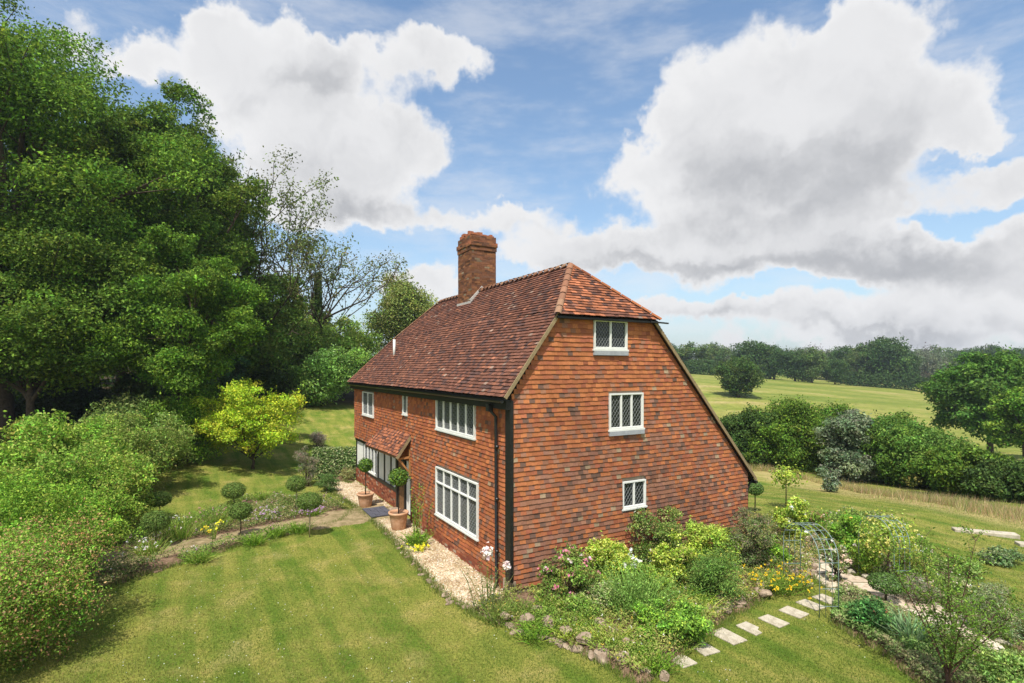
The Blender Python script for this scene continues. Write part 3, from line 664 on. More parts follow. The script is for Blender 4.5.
# ------------------------------------------------------------------ foliage tools
TG = 1.6
def unit(v): return v / (np.linalg.norm(v, axis=1, keepdims=True) + 1e-9)
def leafquads(P, Nn, L_, asp, col, r, droop=None):
    n = len(P); a = unit(np.cross(Nn, r.normal(size=(n, 3)))); b = np.cross(Nn, a)
    L_ = L_[:, None] * .5; w = L_ * asp
    v = np.stack([P - a * L_, P + b * w + Nn * w * .25, P + a * L_ - Nn * L_ * .18, P - b * w + Nn * w * .25], 1).reshape(-1, 3)
    f = np.arange(4 * n).reshape(n, 4); return v, f, np.repeat(col, 4, 0)
def colors(n, pal, r, jit=.2, wts=None):
    pal = np.array(pal, float); c = pal[r.choice(len(pal), n, p=wts)]
    return np.clip(c * (1 + jit * r.normal(size=(n, 1))) * (1 + .06 * r.normal(size=(n, 3))), .004, .9)
def cloud_leaves(cl, n, size, asp, pal, r, jit=.2, up=.5, rand=.7, shell=.55, cjit=.12, wts=None, flat=1.0, jag=.25):
    """cl (k,6): clump centres and radii; leaves fill the outer part of each clump"""
    cl = np.asarray(cl, float); k = len(cl); wgt = (cl[:, 3] * cl[:, 4] * cl[:, 5]) ** (2 / 3); w = wgt / wgt.sum()
    ci = r.choice(k, n, p=w); d = unit(r.normal(size=(n, 3))); d[:, 2] = np.where(r.random(n) < .35, np.abs(d[:, 2]), d[:, 2])
    rad = shell + (1 - shell) * r.random(n) ** .6; rad = rad * (1 + jag * np.abs(r.normal(size=n)) * (r.random(n) < .35))
    P = cl[ci, :3] + d * rad[:, None] * cl[ci, 3:6]
    N_ = unit(d * .7 + np.array([0, 0, up]) + r.normal(size=(n, 3)) * rand)
    m_ = max(4, n // 45); q = r.random(n) < .12; sh = r.integers(0, m_, n); sc_ = r.choice(k, m_, p=w); sd_ = unit(r.normal(size=(m_, 3)) + np.array([0, 0, .7]))   # stray shoots
    ln_ = (.25 + .5 * r.random(m_)) * np.minimum(cl[sc_, 3], 1.1) + .05; base_ = cl[sc_, :3] + sd_ * cl[sc_, 3:6] * .85; SP = base_[sh] + sd_[sh] * (ln_[sh] * r.random(n))[:, None] + r.normal(size=(n, 3)) * size * .35
    P = np.where(q[:, None], SP, P)
    cc = ((1 + 1.5 * cjit * r.normal(size=(k, 1))) * (1 + .07 * r.normal(size=(k, 3))))[ci]; cc = np.clip(cc, .5, 1.5); c = np.clip(colors(n, pal, r, jit, wts) * cc * TG, .004, .9)
    return P, N_, size * r.uniform(.65, 1.3, n), c
def crown_clumps(c, rad, k, fr, r, bias=.55, flat=.75, zmin=None):
    d = unit(r.normal(size=(k, 3))); q = bias + (1 - bias) * r.random(k) ** .7; fc = r.uniform(.7, 1.35, k) * fr
    P = np.array(c) + d * (q * (1 - .5 * fr))[:, None] * np.array(rad)
    R_ = fc * min(rad[0], rad[1], max(rad[2], .6 * rad[0])); cl = np.column_stack([P, R_, R_, R_ * flat])
    if len(cl) > 8:                       # each clump breaks up into smaller sprays
        m_ = 6; q_ = np.repeat(cl, m_, 0); dd = unit(r.normal(size=(len(q_), 3))); dd[:, 2] = np.where(r.random(len(q_)) < .4, np.abs(dd[:, 2]), dd[:, 2])
        q_[:, :3] += dd * q_[:, 3:6] * r.uniform(.45, 1.05, (len(q_), 1)); q_[:, 3:6] *= r.uniform(.22, .62, (len(q_), 1)); q_[:, 5] *= .8; cl = np.vstack([cl * np.array([1,1,1,.8,.8,.8]), q_])
    if zmin is not None: cl[:, 2] = np.maximum(cl[:, 2], zmin + cl[:, 5] * .6)
    return cl
G_OAK = [(.045,.085,.012),(.06,.115,.014),(.085,.145,.018),(.12,.18,.025)]
G_MAP = [(.065,.130,.015),(.09,.165,.018),(.13,.21,.024),(.045,.095,.013)]
G_DK = [(.032,.06,.014),(.045,.08,.018),(.065,.105,.024)]
G_OLV = [(.09,.12,.03),(.12,.15,.035),(.15,.17,.05),(.08,.09,.03)]
G_FAR = [(.03,.062,.018),(.042,.08,.02),(.055,.098,.025)]
G_BR = [(.10,.20,.02),(.145,.26,.026),(.195,.29,.038),(.07,.145,.016)]
G_GOLD = [(.33,.42,.015),(.43,.48,.02),(.22,.34,.02),(.50,.52,.04)]
G_LIME = [(.20,.28,.03),(.30,.36,.05),(.12,.20,.025),(.36,.40,.10)]
G_SHR = [(.09,.175,.02),(.135,.23,.028),(.185,.27,.04),(.22,.26,.055)]
G_TAN = [(.12,.18,.03),(.16,.22,.045),(.20,.22,.06),(.09,.15,.022)]
G_GREY = [(.16,.20,.12),(.22,.25,.17),(.11,.15,.08),(.07,.10,.05)]
G_PINK = [(.09,.18,.022),(.13,.23,.03),(.18,.25,.04),(.27,.17,.08)]
G_BOX = [(.05,.10,.02),(.07,.13,.025),(.095,.165,.035)]
def tree(name, label, base, h, rad, cz, nleaf, size, pal, seed, trunk=.25, k=26, fr=.42, cat='tree', group=None, trunk_h=None, limbs=9, zmin=None, jit=.2, asp=.55, mat_=None, extra=None, shell=.5, up=.5, lean=(0,0), bias=.5, flat=.75, wts=None, rand=.7, barkm=None):
    """base (x,y) on the ground; rad crown radii; cz crown centre height above base"""
    r = np.random.default_rng(seed); x, y = base; z = float(terr(x, y)); o = empty(name, (x, y, z), label, cat, group)
    c = np.array([lean[0], lean[1], cz]); cl = crown_clumps(c, rad, k, fr, r, bias, flat, zmin)
    if extra is not None: cl = np.vstack([cl, np.array(extra, float)])
    P, N_, s, co = cloud_leaves(cl, nleaf, size, asp, pal, r, jit, up=up, shell=shell, wts=wts, rand=rand)
    v, f, cc = leafquads(P, N_, s, asp, co, r); link('crown', mesh_np('crown', v, f, cc), mat_ or LEAF, o)
    m = MB(); th = trunk_h or cz * .6; top = Vector((lean[0] * .6, lean[1] * .6, th)); n_ = 5
    m.tube([(lean[0]*.6*(i/4)**1.5 + r.normal()*trunk*.25*(i>0), lean[1]*.6*(i/4)**1.5, -.1 + (th+.1)*i/4) for i in range(5)], [trunk*(1.35 if i == 0 else 1 - .1*i) for i in range(5)], 8)
    for i in r.permutation(k)[:limbs]:
        e = Vector(cl[i, :3]); s0 = Vector((top.x*.9, top.y*.9, th*r.uniform(.6, .98))); mid = s0.lerp(e, .5) + Vector((r.normal()*.1, r.normal()*.1, .12)) * (e - s0).length * .6
        m.tube([s0, mid, e], [trunk*.5, trunk*.3, trunk*.08], 6, False)
        for j in range(3):
            e2 = e + Vector(r.normal(size=3)) * float(cl[i, 3]) * .8; m.tube([mid.lerp(e, .5), e2], [trunk*.14, trunk*.03], 4, False)
    m.build('trunk', barkm or BARK, o, True); return o
def shrub(name, label, base, rad, nleaf, size, pal, seed, k=12, fr=.5, group=None, cat='shrub', asp=.55, jit=.2, flowers=None, mat_=None, h0=None, up=.45, shell=.55, flat=.85, rand=.75, wts=None, bias=.5, z=None):
    r = np.random.default_rng(seed); x, y = base; z = float(terr(x, y)) if z is None else z; o = empty(name, (x, y, z), label, cat, group); hc = h0 or rad[2] * .95
    cl = crown_clumps((0, 0, hc), rad, max(k, 24), fr, r, bias, flat, zmin=0)
    P, N_, s, co = cloud_leaves(cl, nleaf, size, asp, pal, r, jit, up=up, shell=shell, wts=wts, rand=rand); ok = P[:, 2] > .02
    v, f, cc = leafquads(P[ok], N_[ok], s[ok], asp, co[ok], r); link('foliage', mesh_np('foliage', v, f, cc), mat_ or LEAF, o)
    m = MB()
    for i in range(min(8, k)):
        e = Vector(cl[i, :3]); m.tube([(r.normal()*.06, r.normal()*.06, -.03), (e.x*.4, e.y*.4, e.z*.55), e], [.025*rad[2]**.5, .016*rad[2]**.5, .006], 5, False)
    m.build('stems', BARK, o, True)
    if flowers:
        for (nm, n, fs, fcol) in flowers:
            ci = r.integers(0, len(cl), n); d = unit(r.normal(size=(n, 3))); d[:, 2] = np.abs(d[:, 2]); d[:, 1] -= .3; d = unit(d); C = cl[ci, :3] + d * cl[ci, 3:6] * 1.05; C = C[C[:, 2] > .05]
            blossoms(nm, C, fs, fcol, r, o)
    return o
def blossoms(nm, C, fs, fcol, r, parent, pet=6):
    """little rosettes of petals"""
    n = len(C); P = np.repeat(C, pet, 0) + r.normal(size=(n*pet, 3)) * fs * .28; N_ = unit(unit(P - np.repeat(C, pet, 0)) * .6 + np.array([-.1, -.35, .7]) + r.normal(size=(n*pet, 3)) * .3)
    c = colors(n*pet, [fcol], r, .08); v, f, cc = leafquads(P, N_, np.full(n*pet, fs*.8), .8, c, r)
    return link(nm, mesh_np(nm, v, f, cc), PETAL, parent)
def tuft(name, label, base, h, spread, n, w, pal, seed, cat='plant', group=None, flowers=None, leafy=0, top=None, z=None):
    """upright blades or flower stems from one clump; one mesh, blossoms as its child"""
    r = np.random.default_rng(seed); x, y = base; z = float(terr(x, y)) + .03 if z is None else z
    b = np.column_stack([r.normal(size=(n, 2)) * spread * .35, np.zeros(n)]); dirn = np.column_stack([b[:, :2] * 1.1 + r.normal(size=(n, 2)) * spread * .35, h * r.uniform(.6, 1.1, n)])
    side = unit(np.cross(dirn, r.normal(size=(n, 3)))) * w; mid = b + dirn * .55 - np.array([0, 0, 0]); tip = b + dirn + np.column_stack([dirn[:, :2] * .35, -.06 * h * np.ones(n)])
    v = np.stack([b - side, b + side, mid + side * .8, mid - side * .8, tip], 1).reshape(-1, 3); i5 = np.arange(n)[:, None] * 5
    pal = np.array(pal) * 1.35; c = np.repeat(colors(n, pal, r, .2), 5, 0); fq = i5 + np.array([0, 1, 2, 3]); ft = i5 + np.array([3, 2, 4])
    if leafy:
        ti = r.integers(0, n, leafy); u = r.uniform(.1, .95, leafy)[:, None]; P = b[ti] + dirn[ti] * u + r.normal(size=(leafy, 3)) * spread * .10
        lv, lf, lc = leafquads(P, unit(r.normal(size=(leafy, 3)) + np.array([0, 0, .6])), np.full(leafy, w * 6) * r.uniform(.6, 1.2, leafy), .4, colors(leafy, pal, r, .2), r)
        me = mesh_np(name, np.vstack([v, lv]), [np.vstack([fq, lf + len(v)]), ft], np.vstack([c, lc]))
    else: me = mesh_np(name, v, [fq, ft], c)
    o = link(name, me, LEAF); o.location = (x, y, z); tag(o, label, cat, group)
    if flowers:
        nm, k, fs, fc = flowers; ii = r.permutation(n)[:k]; blossoms(nm, tip[ii] * np.array([1, 1, 1]) + r.normal(size=(len(ii), 3)) * .01, fs, fc, r, o)
    return o

# ------------------------------------------------------------------ woodland on the left
def at(px, d): return ((px - 512) / F * d, d)
def zt(py, d): return CAMZ - (py - HORIZON) / F * d
def ptree(name, label, px, d, ytop, halfpx, seed, nleaf, size, pal, ybot=None, **k):
    """a tree standing d metres out; its crown spans halfpx to each side and reaches up to ytop"""
    x, y = at(px, d); z = float(terr(x, y)); top = zt(ytop, d) - z; bot = (zt(ybot, d) - z) if ybot else top * .18; bot = max(bot, .2)
    rx = halfpx / F * d; rz = (top - bot) / 2 * 1.0; return tree(name, label, (x, y), top, (rx, rx * .9, rz), (top + bot) / 2, nleaf, size, pal, seed, **k)
tree('broadleaf_tree', 'huge spreading green tree towering over the left edge of the garden', (-27.5, 29.5), 25, (10.4, 8.5, 11.2), 14.6, 210000, .19, G_MAP, 101, trunk=.5, k=135, fr=.24, limbs=34, shell=.4, bias=.42, flat=.72, up=.55)
ptree('broadleaf_tree', 'tall dark green tree whose slanting crown descends towards the leaning bare tree', 172, 36, 70, 84, 102, 130000, .2, G_OAK, 320, trunk=.35, k=70, fr=.28, limbs=20, flat=.75, up=.5)
ptree('broadleaf_tree', 'bright green maple bulging forward at the left, its leaves above the long hedge', 182, 29, 222, 78, 103, 130000, .145, G_MAP, 415, trunk=.22, k=70, fr=.26, limbs=16, flat=.75, up=.5)
ptree('broadleaf_tree', 'deep green tree filling the shade at the far left above the driveway bank', 30, 27, 205, 108, 104, 110000, .17, G_OAK, 400, trunk=.22, k=64, fr=.32, limbs=12)
ptree('broadleaf_tree', 'green tree closing the gap behind the huge tree at the left edge', 14, 38, 70, 95, 118, 60000, .27, G_OAK, 360, trunk=.35, k=60, fr=.3, limbs=10)
ptree('broadleaf_tree', 'mid green tree at the back of the wood between huge tree and maple', 120, 42, 120, 90, 105, 45000, .38, G_OAK, 380, trunk=.4, k=46, fr=.32, limbs=10)
ptree('broadleaf_tree', 'dark green crown forming the right shoulder of the wood above the maple', 218, 41, 150, 42, 117, 36000, .28, G_OAK, 330, trunk=.25, k=40, fr=.34)
for i, (px, d, yt, hw, lab) in enumerate([(-30, 44, 200, 110, 'dark wood tree at the extreme left behind the huge tree'), (60, 50, 250, 90, 'dark wood tree behind the trunks at the left'), (150, 52, 240, 80, 'dark wood tree far behind the maple'), (228, 58, 290, 60, 'green wood tree in the dip behind the sparse leaning tree')]):
    ptree('broadleaf_tree', lab, px, d, yt, hw, 120 + i, 22000, .42, G_OAK, 400, trunk=.3, k=34, fr=.34)
ptree('broadleaf_tree', 'dull green bushy tree behind the golden tree, below the leaning bare tree', 268, 46, 264, 38, 106, 36000, .24, [(.11,.19,.03),(.14,.22,.04),(.18,.24,.05)], 400, trunk=.25, k=44, fr=.36, zmin=.3, flat=1)
ptree('broadleaf_tree', 'low olive green tree behind the ivy-clad tree', 322, 52, 312, 52, 107, 46000, .27, [(.13,.21,.035),(.17,.24,.045),(.20,.26,.06)], 400, trunk=.25, k=44, fr=.36, zmin=.3, flat=1)
ptree('broadleaf_tree', 'pale olive round tree showing over the left end of the roof', 400, 60, 278, 46, 108, 46000, .25, [(.12,.16,.04),(.16,.20,.05),(.19,.22,.06)], 410, trunk=.3, k=60, fr=.34, shell=.4, zmin=.3, flat=1)
ptree('broadleaf_tree', 'shadowy green tree behind the maple beside the bare leaning trunk', 232, 44, 272, 40, 109, 26000, .3, G_OAK, 390, trunk=.25, k=30, fr=.34)
# sparse trees: real branching skeletons with thin leaf sprays at the ends
def bare_tree(name, label, base, h, spread, seed, pal, nl, ivy=0, lean=(0, 0), trunk=.2, forks=5, lsize=.22):
    r = np.random.default_rng(seed); x, y = base; z = float(terr(x, y)); o = empty(name, (x, y, z), label, 'tree'); m = MB(); tips = []
    def grow(p, d, L_, rad, lv):
        n = 3; pts = [p]; q = p
        for i in range(n):
            d = (d + Vector(r.normal(size=3)) * .14 + Vector((0, 0, .05))).normalized(); q = q + d * L_ / n; pts.append(q)
        m.tube(pts, [rad * (1 - .13 * i) for i in range(n + 1)], 6 if lv < 2 else 4, False)
        if lv >= 4: tips.extend([q, pts[2]]); return
        if lv >= 2: tips.append(q)
        for k in range(3 if lv < 3 else 2):
            nd = (d + Vector(r.normal(size=3)) * .55 * spread + Vector((0, 0, .12))).normalized(); grow(q if k < 2 else pts[2], nd, L_ * r.uniform(.62, .82), rad * .6, lv + 1)
    for k in range(forks):
        a = 2 * pi * k / forks + r.random(); s_ = .12 + .22 * spread * r.random()
        grow(Vector((0, 0, h * .12 * (k % 3))), Vector((cos(a) * s_ + lean[0], sin(a) * s_ + lean[1], 1)).normalized(), h * .30, trunk * .62, 1)
    m.tube([(0, 0, -.1), (lean[0] * h * .1, 0, h * .3)], [trunk * 1.2, trunk * .8], 8, False)
    m.build('trunk', BARK, o, True)
    T = np.array([tuple(t) for t in tips]); cl = np.column_stack([T, *[np.full(len(T), h * .045)] * 3])
    P, N_, s, co = cloud_leaves(cl, nl, lsize, .5, pal, r, .25, shell=.1); v, f, cc = leafquads(P, N_, s, .5, co, r)
    link('crown', mesh_np('crown', v, f, cc), LEAF, o)
    if ivy:
        q = r.random(ivy); ang = r.uniform(0, 6.28, ivy); rr = (.28 + .32 * r.random(ivy)) * (1.2 - .7 * q); P = np.column_stack([lean[0] * h * q * .4 + rr * np.cos(ang), rr * np.sin(ang), q * h * .62])
        v, f, cc = leafquads(P, unit(np.column_stack([np.cos(ang), np.sin(ang), .4 * np.ones(ivy)]) + r.normal(size=(ivy, 3)) * .4), np.full(ivy, .26), .8, colors(ivy, G_OAK, r), r)
        link('ivy', mesh_np('ivy', v, f, cc), LEAFG, o)
    return o
bare_tree('sparse_tree', 'tall thin-leaved tree with an ivy-wrapped trunk standing alone against the clouds', at(318, 52), zt(196, 52) - 2.6, .85, 201, [(.10,.12,.03),(.07,.10,.025),(.13,.12,.05)], 5200, ivy=4500, trunk=.26, forks=5, lsize=.25)
bare_tree('sparse_tree', 'slender sparse tree leaning out of the dark wood beside the huge crown', at(236, 44), zt(166, 44) - 1.8, .5, 202, [(.09,.12,.03),(.12,.14,.05)], 6500, trunk=.2, forks=4, lean=(.06, 0), lsize=.25)
# shrubs closing the lawn
bk = 'clipped and loose shrubs closing the back of the lawn'
for i, (px, d, yt, hw, pal, n, sz, lab) in enumerate([
    (322, 45, 344, 36, [(.08,.16,.03),(.11,.20,.035),(.15,.24,.05)], 26000, .2, 'broad glossy laurel bush at the back of the lawn nearest the house'),
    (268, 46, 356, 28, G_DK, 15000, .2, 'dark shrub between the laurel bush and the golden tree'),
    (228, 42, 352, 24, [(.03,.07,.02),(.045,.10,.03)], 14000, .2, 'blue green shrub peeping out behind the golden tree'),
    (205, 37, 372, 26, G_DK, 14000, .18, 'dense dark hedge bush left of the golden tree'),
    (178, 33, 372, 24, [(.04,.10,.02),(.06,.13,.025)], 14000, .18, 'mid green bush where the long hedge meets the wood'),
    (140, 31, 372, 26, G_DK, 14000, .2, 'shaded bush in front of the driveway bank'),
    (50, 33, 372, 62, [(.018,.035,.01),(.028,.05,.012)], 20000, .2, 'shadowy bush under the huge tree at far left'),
    (395, 52, 352, 44, G_BOX, 15000, .22, 'green shrub hidden behind the left end of the cottage')]):
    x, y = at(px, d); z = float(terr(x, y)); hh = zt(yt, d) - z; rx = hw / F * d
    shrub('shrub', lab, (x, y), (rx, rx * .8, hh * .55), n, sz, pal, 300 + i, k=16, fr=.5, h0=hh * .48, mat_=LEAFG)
# long mixed hedge shrubs on the left of the lawn: (x, y, rx, h)
for i, (x, y, rx, h, pal, n, sz, lab) in enumerate([
    (-11.0, 10.2, 3.2, 2.35, G_PINK, 80000, .055, 'nearest hedge shrub with pinkish young tips at the bottom left corner'),
    (-12.0, 13.0, 2.7, 2.75, G_BR, 50000, .075, 'fresh bright green hedge shrub second along the left hedge'),
    (-15.4, 14.6, 2.8, 2.6, G_SHR, 24000, .11, 'soft green hedge shrub at the left edge of the picture, further back'),
    (-14.1, 17.0, 2.6, 2.8, G_SHR, 40000, .09, 'bushy light green hedge shrub beside the left end of the flower bed'),
    (-16.6, 19.4, 2.9, 3.0, G_SHR, 26000, .12, 'tall speckled green hedge shrub in the middle of the left hedge'),
    (-16.2, 23.0, 2.6, 3.3, G_TAN, 44000, .09, 'feathery tan green hedge shrub two from the far end of the left hedge'),
    (-18.2, 26.4, 2.8, 3.5, [(.13,.18,.05),(.18,.23,.06),(.09,.14,.03)], 24000, .12, 'pale olive hedge shrub behind the tan one'),
    (-18.4, 30.0, 2.4, 3.5, [(.09,.15,.03),(.13,.18,.04),(.20,.18,.05)], 18000, .13, 'last light green shrub of the left hedge before the dark bushes'),
    (-16.4, 21.2, 2.2, 3.0, G_BR, 26000, .09, 'bright shrub filling the hedge just behind the first clipped balls'),
    (-17.4, 28.2, 2.2, 3.7, G_BR, 20000, .11, 'upright yellow-green shrub near the far end of the left hedge'),
    (-18.6, 17.4, 2.4, 2.3, G_SHR, 16000, .10, 'broad green shrub at the left picture edge behind the nearer hedge')]):
    shrub('hedge_shrub', lab, (x, y), (rx, rx, h * .55), n, sz, pal, 330 + i, k=40, fr=.36, h0=h * .46, rand=.8, shell=.45, bias=.55, flat=1.0)
# golden tree
gx0, gy0 = at(253, 28.6)
tree('golden_tree', 'small bright yellow-green tree with a dark forked trunk on the lawn', (gx0, gy0), 4.6, (3.05, 2.8, 2.1), 2.6, 46000, .115, [(c[0]*.74, c[1]*.78, c[2]*1.2) for c in G_GOLD], 401, trunk=.09, k=80, fr=.30, trunk_h=.8, limbs=18, shell=.1, flat=.75, up=.8, bias=.2, jit=.18)

# ------------------------------------------------------------------ field hedge, near and far trees on the right
hl = [(752, 40, 408, 32, G_DK, 'dark bush at the left end of the field hedge'), (790, 38, 404, 36, G_OAK, 'arching dark green bush second in the field hedge'),
      (822, 40, 402, 34, G_OAK, 'tall green bush behind the grey one in the field hedge'), (852, 34, 414, 30, [(.11,.14,.08),(.15,.18,.11),(.07,.10,.05)], 'silvery grey-green willow bush in the middle of the field hedge'),
      (892, 33, 412, 34, [(.05,.10,.02),(.08,.15,.025),(.11,.18,.03)], 'fresh green bush right of the silvery bush'),
      (930, 31, 424, 36, [(.06,.12,.02),(.09,.16,.03),(.12,.19,.035)], 'lighter green rounded bush in the right half of the field hedge'),
      (968, 28, 446, 38, G_OAK, 'low spreading bush near the right end of the field hedge'),
      (1012, 26, 462, 38, G_DK, 'dark glossy bush at the right end of the field hedge'), (1052, 25, 462, 40, G_DK, 'dark bush just outside the right edge')]
for i, (px, d, yt, hw, pal, lab) in enumerate(hl[:8]):
    x, y = at(px, d); z = float(terr(x, y)); hh = zt(yt, d) - z; rx = hw / F * d * 1.05
    shrub('hedge_bush', lab, (x, y), (rx, rx * .9, hh * .6), 42000, .16, pal, 420 + i, k=44, fr=.42, h0=hh * .42, mat_=LEAF, group=None, bias=.5)
ptree('broadleaf_tree', 'large round oak standing in the valley at the right edge', 990, 60, 350, 58, 441, 40000, .36, [(.045,.10,.018),(.06,.13,.02),(.08,.155,.025)], 440, trunk=.35, k=44, fr=.34)
ptree('broadleaf_tree', 'smaller bright green tree in front of the large oak at the right edge', 1024, 50, 388, 38, 442, 24000, .28, G_MAP, 452, trunk=.22, k=30, fr=.36)
ptree('broadleaf_tree', 'lone dark round tree out in the sloping field', 738, 112, 355, 21, 443, 16000, .42, G_DK, 396, trunk=.3, k=44, fr=.4, zmin=.2, flat=1)
fg = 'trees along the far edge of the field'
rr = random.Random(9); kinds = ['dark round tree in the far tree line', 'mid green tree in the far tree line', 'pale hazy tree in the far tree line']
far_src = {}
def far_tree(px, d, yt, hw, kind, seed):
    x, y = at(px, d); z = float(terr(x, y)); top = zt(yt, d) - z
    if kind not in far_src:
        pal = [G_FAR, [(.05,.09,.025),(.07,.11,.03),(.09,.13,.035)], [(.10,.12,.07),(.13,.15,.09),(.08,.10,.05)]][kind]
        o = tree('field_tree', '', (x, y), 10, (5.2, 5.2, 5.1), 4.6, 10000, .5, pal, 450 + kind, trunk=.3, k=44, fr=.38, limbs=6, trunk_h=3, zmin=.2, flat=.95); far_src[kind] = o
    else:
        s_ = far_src[kind]; o = s_.copy(); COL.objects.link(o)
        for ch in s_.children: c = ch.copy(); COL.objects.link(c); c.parent = o
    o.location = (x, y, z); sc_ = hw / F * d / 5.2; o.scale = (sc_, sc_, top / 9.0); o.rotation_euler = (0, 0, seed * 1.7); return o
fl = [(652,250,350,12,1),(668,235,345,14,0),(690,205,346,20,1),(714,240,346,16,1),(700,190,360,18,0),(728,185,366,16,0),(752,185,343,22,0),(774,180,350,18,0),(795,178,352,18,0),(812,176,352,16,1),(770,200,347,16,0),
      (826,215,350,14,2),(845,200,348,16,0),(858,188,350,14,1),(885,182,340,24,0),(870,196,344,16,0),(905,192,352,14,0),(912,250,350,18,2),(930,240,352,16,2),(935,262,350,16,1),(950,300,352,18,1),(972,280,350,16,0),(988,260,347,16,0),(1003,270,349,16,2),(1020,250,350,16,0),
      (640,260,350,14,0),(662,190,362,12,1),(835,176,360,12,0),(1040,240,348,18,0),(1070,230,350,22,1),(1110,250,348,24,0),(1150,240,348,24,1),(800,260,348,16,2),(725,280,350,16,2),(740,300,351,14,2),(895,300,351,16,2),(680,300,352,14,2)]
names = []
for i, (px, d, yt, hw, kd) in enumerate(fl):
    if px > 1045: continue
    o = far_tree(px, d, yt, hw, kd, i); o['group'] = fg; o['category'] = 'tree'; names.append((o, px, kd, yt, d))
pos = lambda px: 'by the roof edge' if px < 680 else 'left of the lone field tree' if px < 720 else 'behind the lone field tree' if px < 762 else 'right of the lone field tree' if px < 815 else 'over mid field' if px < 870 else 'above the far hedgerow' if px < 938 else 'behind the valley oak'
cnt = {}
for o, px, kd, yt, d in sorted(names, key=lambda q: q[1]):
    k = (kd, pos(px)); cnt[k] = cnt.get(k, 0) + 1
for o, px, kd, yt, d in sorted(names, key=lambda q: q[1]):
    k = (kd, pos(px)); seen = cnt.setdefault(('s',) + k, 0) + 1; cnt[('s',) + k] = seen
    adj = ['dark', 'mid green', 'pale hazy'][kd]; num = ['leftmost', 'second', 'third', 'fourth', 'fifth', 'sixth', 'seventh'][seen - 1] + ' ' if cnt[k] > 1 else ''
    o['label'] = f'{num}{adj} tree of the far tree line, {pos(px)}'
# far clipped hedgerow at the field edge
def hedgerow(name, label, pts, h, w, n, size, pal, seed):
    r = np.random.default_rng(seed); pts = np.array(pts, float); seg = np.linalg.norm(np.diff(pts, axis=0), axis=1); tt = r.random(n) * seg.sum(); cs = np.concatenate([[0], np.cumsum(seg)])
    x = np.interp(tt, cs, pts[:, 0]); y = np.interp(tt, cs, pts[:, 1]); a = r.uniform(-.2, pi + .2, n)
    pal = np.array(pal) * 1.25; hh = h * (1 + .08 * wob(x, y, 6)); dx, dy = (pts[-1] - pts[0]) / np.linalg.norm(pts[-1] - pts[0]); off = np.cos(a) * w * .5 * r.uniform(.7, 1.05, n); z = np.clip(np.sin(a), 0, 1) ** .5 * hh * r.uniform(.6, 1.03, n)
    X_ = x - dy * off; Y_ = y + dx * off; P = np.column_stack([X_ - pts[0, 0], Y_ - pts[0, 1], terr(X_, Y_) + z]); z0 = float(terr(*pts[0])); P[:, 2] -= z0
    N_ = unit(np.column_stack([-dy * np.cos(a), dx * np.cos(a), np.sin(a) + .3]) + r.normal(size=(n, 3)) * .5)
    v, f, cc = leafquads(P, N_, size * r.uniform(.7, 1.3, n), .6, colors(n, pal, r), r); o = link(name, mesh_np(name, v, f, cc), LEAF); o.location = (*pts[0], z0); return tag(o, label, 'hedge')
hedgerow('hedgerow', 'long trimmed dark hedgerow running along the far edge of the field', [at(846, 176), at(900, 172), at(945, 158), at(1000, 150)], 4.5, 3, 9000, .7, G_FAR, 470)
hedgerow('hedgerow', 'distant low hedgerow below the pale field strip at upper left of the field', [at(664, 170), at(700, 178), at(735, 186)], 3.6, 3, 4000, .7, G_FAR, 471)
hedgerow('hedgerow', 'low variegated hedge beside the left end of the cottage', [G(312, 478), G(356, 476)], 1.5, 1.1, 9000, .10, [(.10,.16,.04),(.30,.34,.16),(.06,.11,.03)], 472)

hedgerow('thicket', 'tall dark thicket closing the far side of the wood behind the tree trunks', [at(-120, 60), at(80, 64), at(250, 66), at(330, 68)], 9.5, 5, 26000, .5, [(.03,.055,.015),(.045,.075,.02)], 473)
# ------------------------------------------------------------------ grasses
def blades(name, XY, h, w, pal, r, lean=.35, kind='stuff'):
    n = len(XY); x, y = XY[:, 0], XY[:, 1]; b = np.column_stack([x, y, terr(x, y) - .005]); hh = h * r.uniform(.5, 1.2, n)
    a = r.uniform(0, 6.28, n); s = np.column_stack([np.cos(a), np.sin(a), np.zeros(n)]) * (w * .5); t = b + np.column_stack([r.normal(size=n) * hh * lean, r.normal(size=n) * hh * lean, hh])
    v = np.stack([b - s, b + s, t], 1).reshape(-1, 3); o = link(name, mesh_np(name, v, np.arange(3 * n).reshape(n, 3), np.repeat(colors(n, pal, r, .22), 3, 0)), BLADE)
    return tag(o, kind=kind)
r = np.random.default_rng(77)
# lawn blades, thicker near the camera
def lawn_pts(n, y0, y1, xf0, xf1):
    y = y0 + (y1 - y0) * r.random(n) ** 1.6; x = y * r.uniform(xf0, xf1, n); P = np.column_stack([x, y]); ok = np.ones(n, bool)
    for Q in NOGRASS: ok &= ~inpoly(Q, x, y)
    return P[ok]
LP = lawn_pts(330000, 8.4, 30, -.95, 1.0); LP = LP[(LP[:, 0] > -16)]
pw = .5 + .5 * wob(LP[:, 0], LP[:, 1], 1.3); a = pw > .55
LG = [(.09,.155,.02),(.13,.195,.028),(.17,.215,.038)]; LY = [(.20,.22,.045),(.29,.26,.08),(.15,.195,.032)]
tag(blades('lawn_grass', LP[~a], .045, .012, LG, r), 'short mown green grass of the lawn', 'grass'); tag(blades('lawn_grass', LP[a], .045, .012, LY, r), 'sun-bleached yellowish grass in patches of the lawn', 'grass')
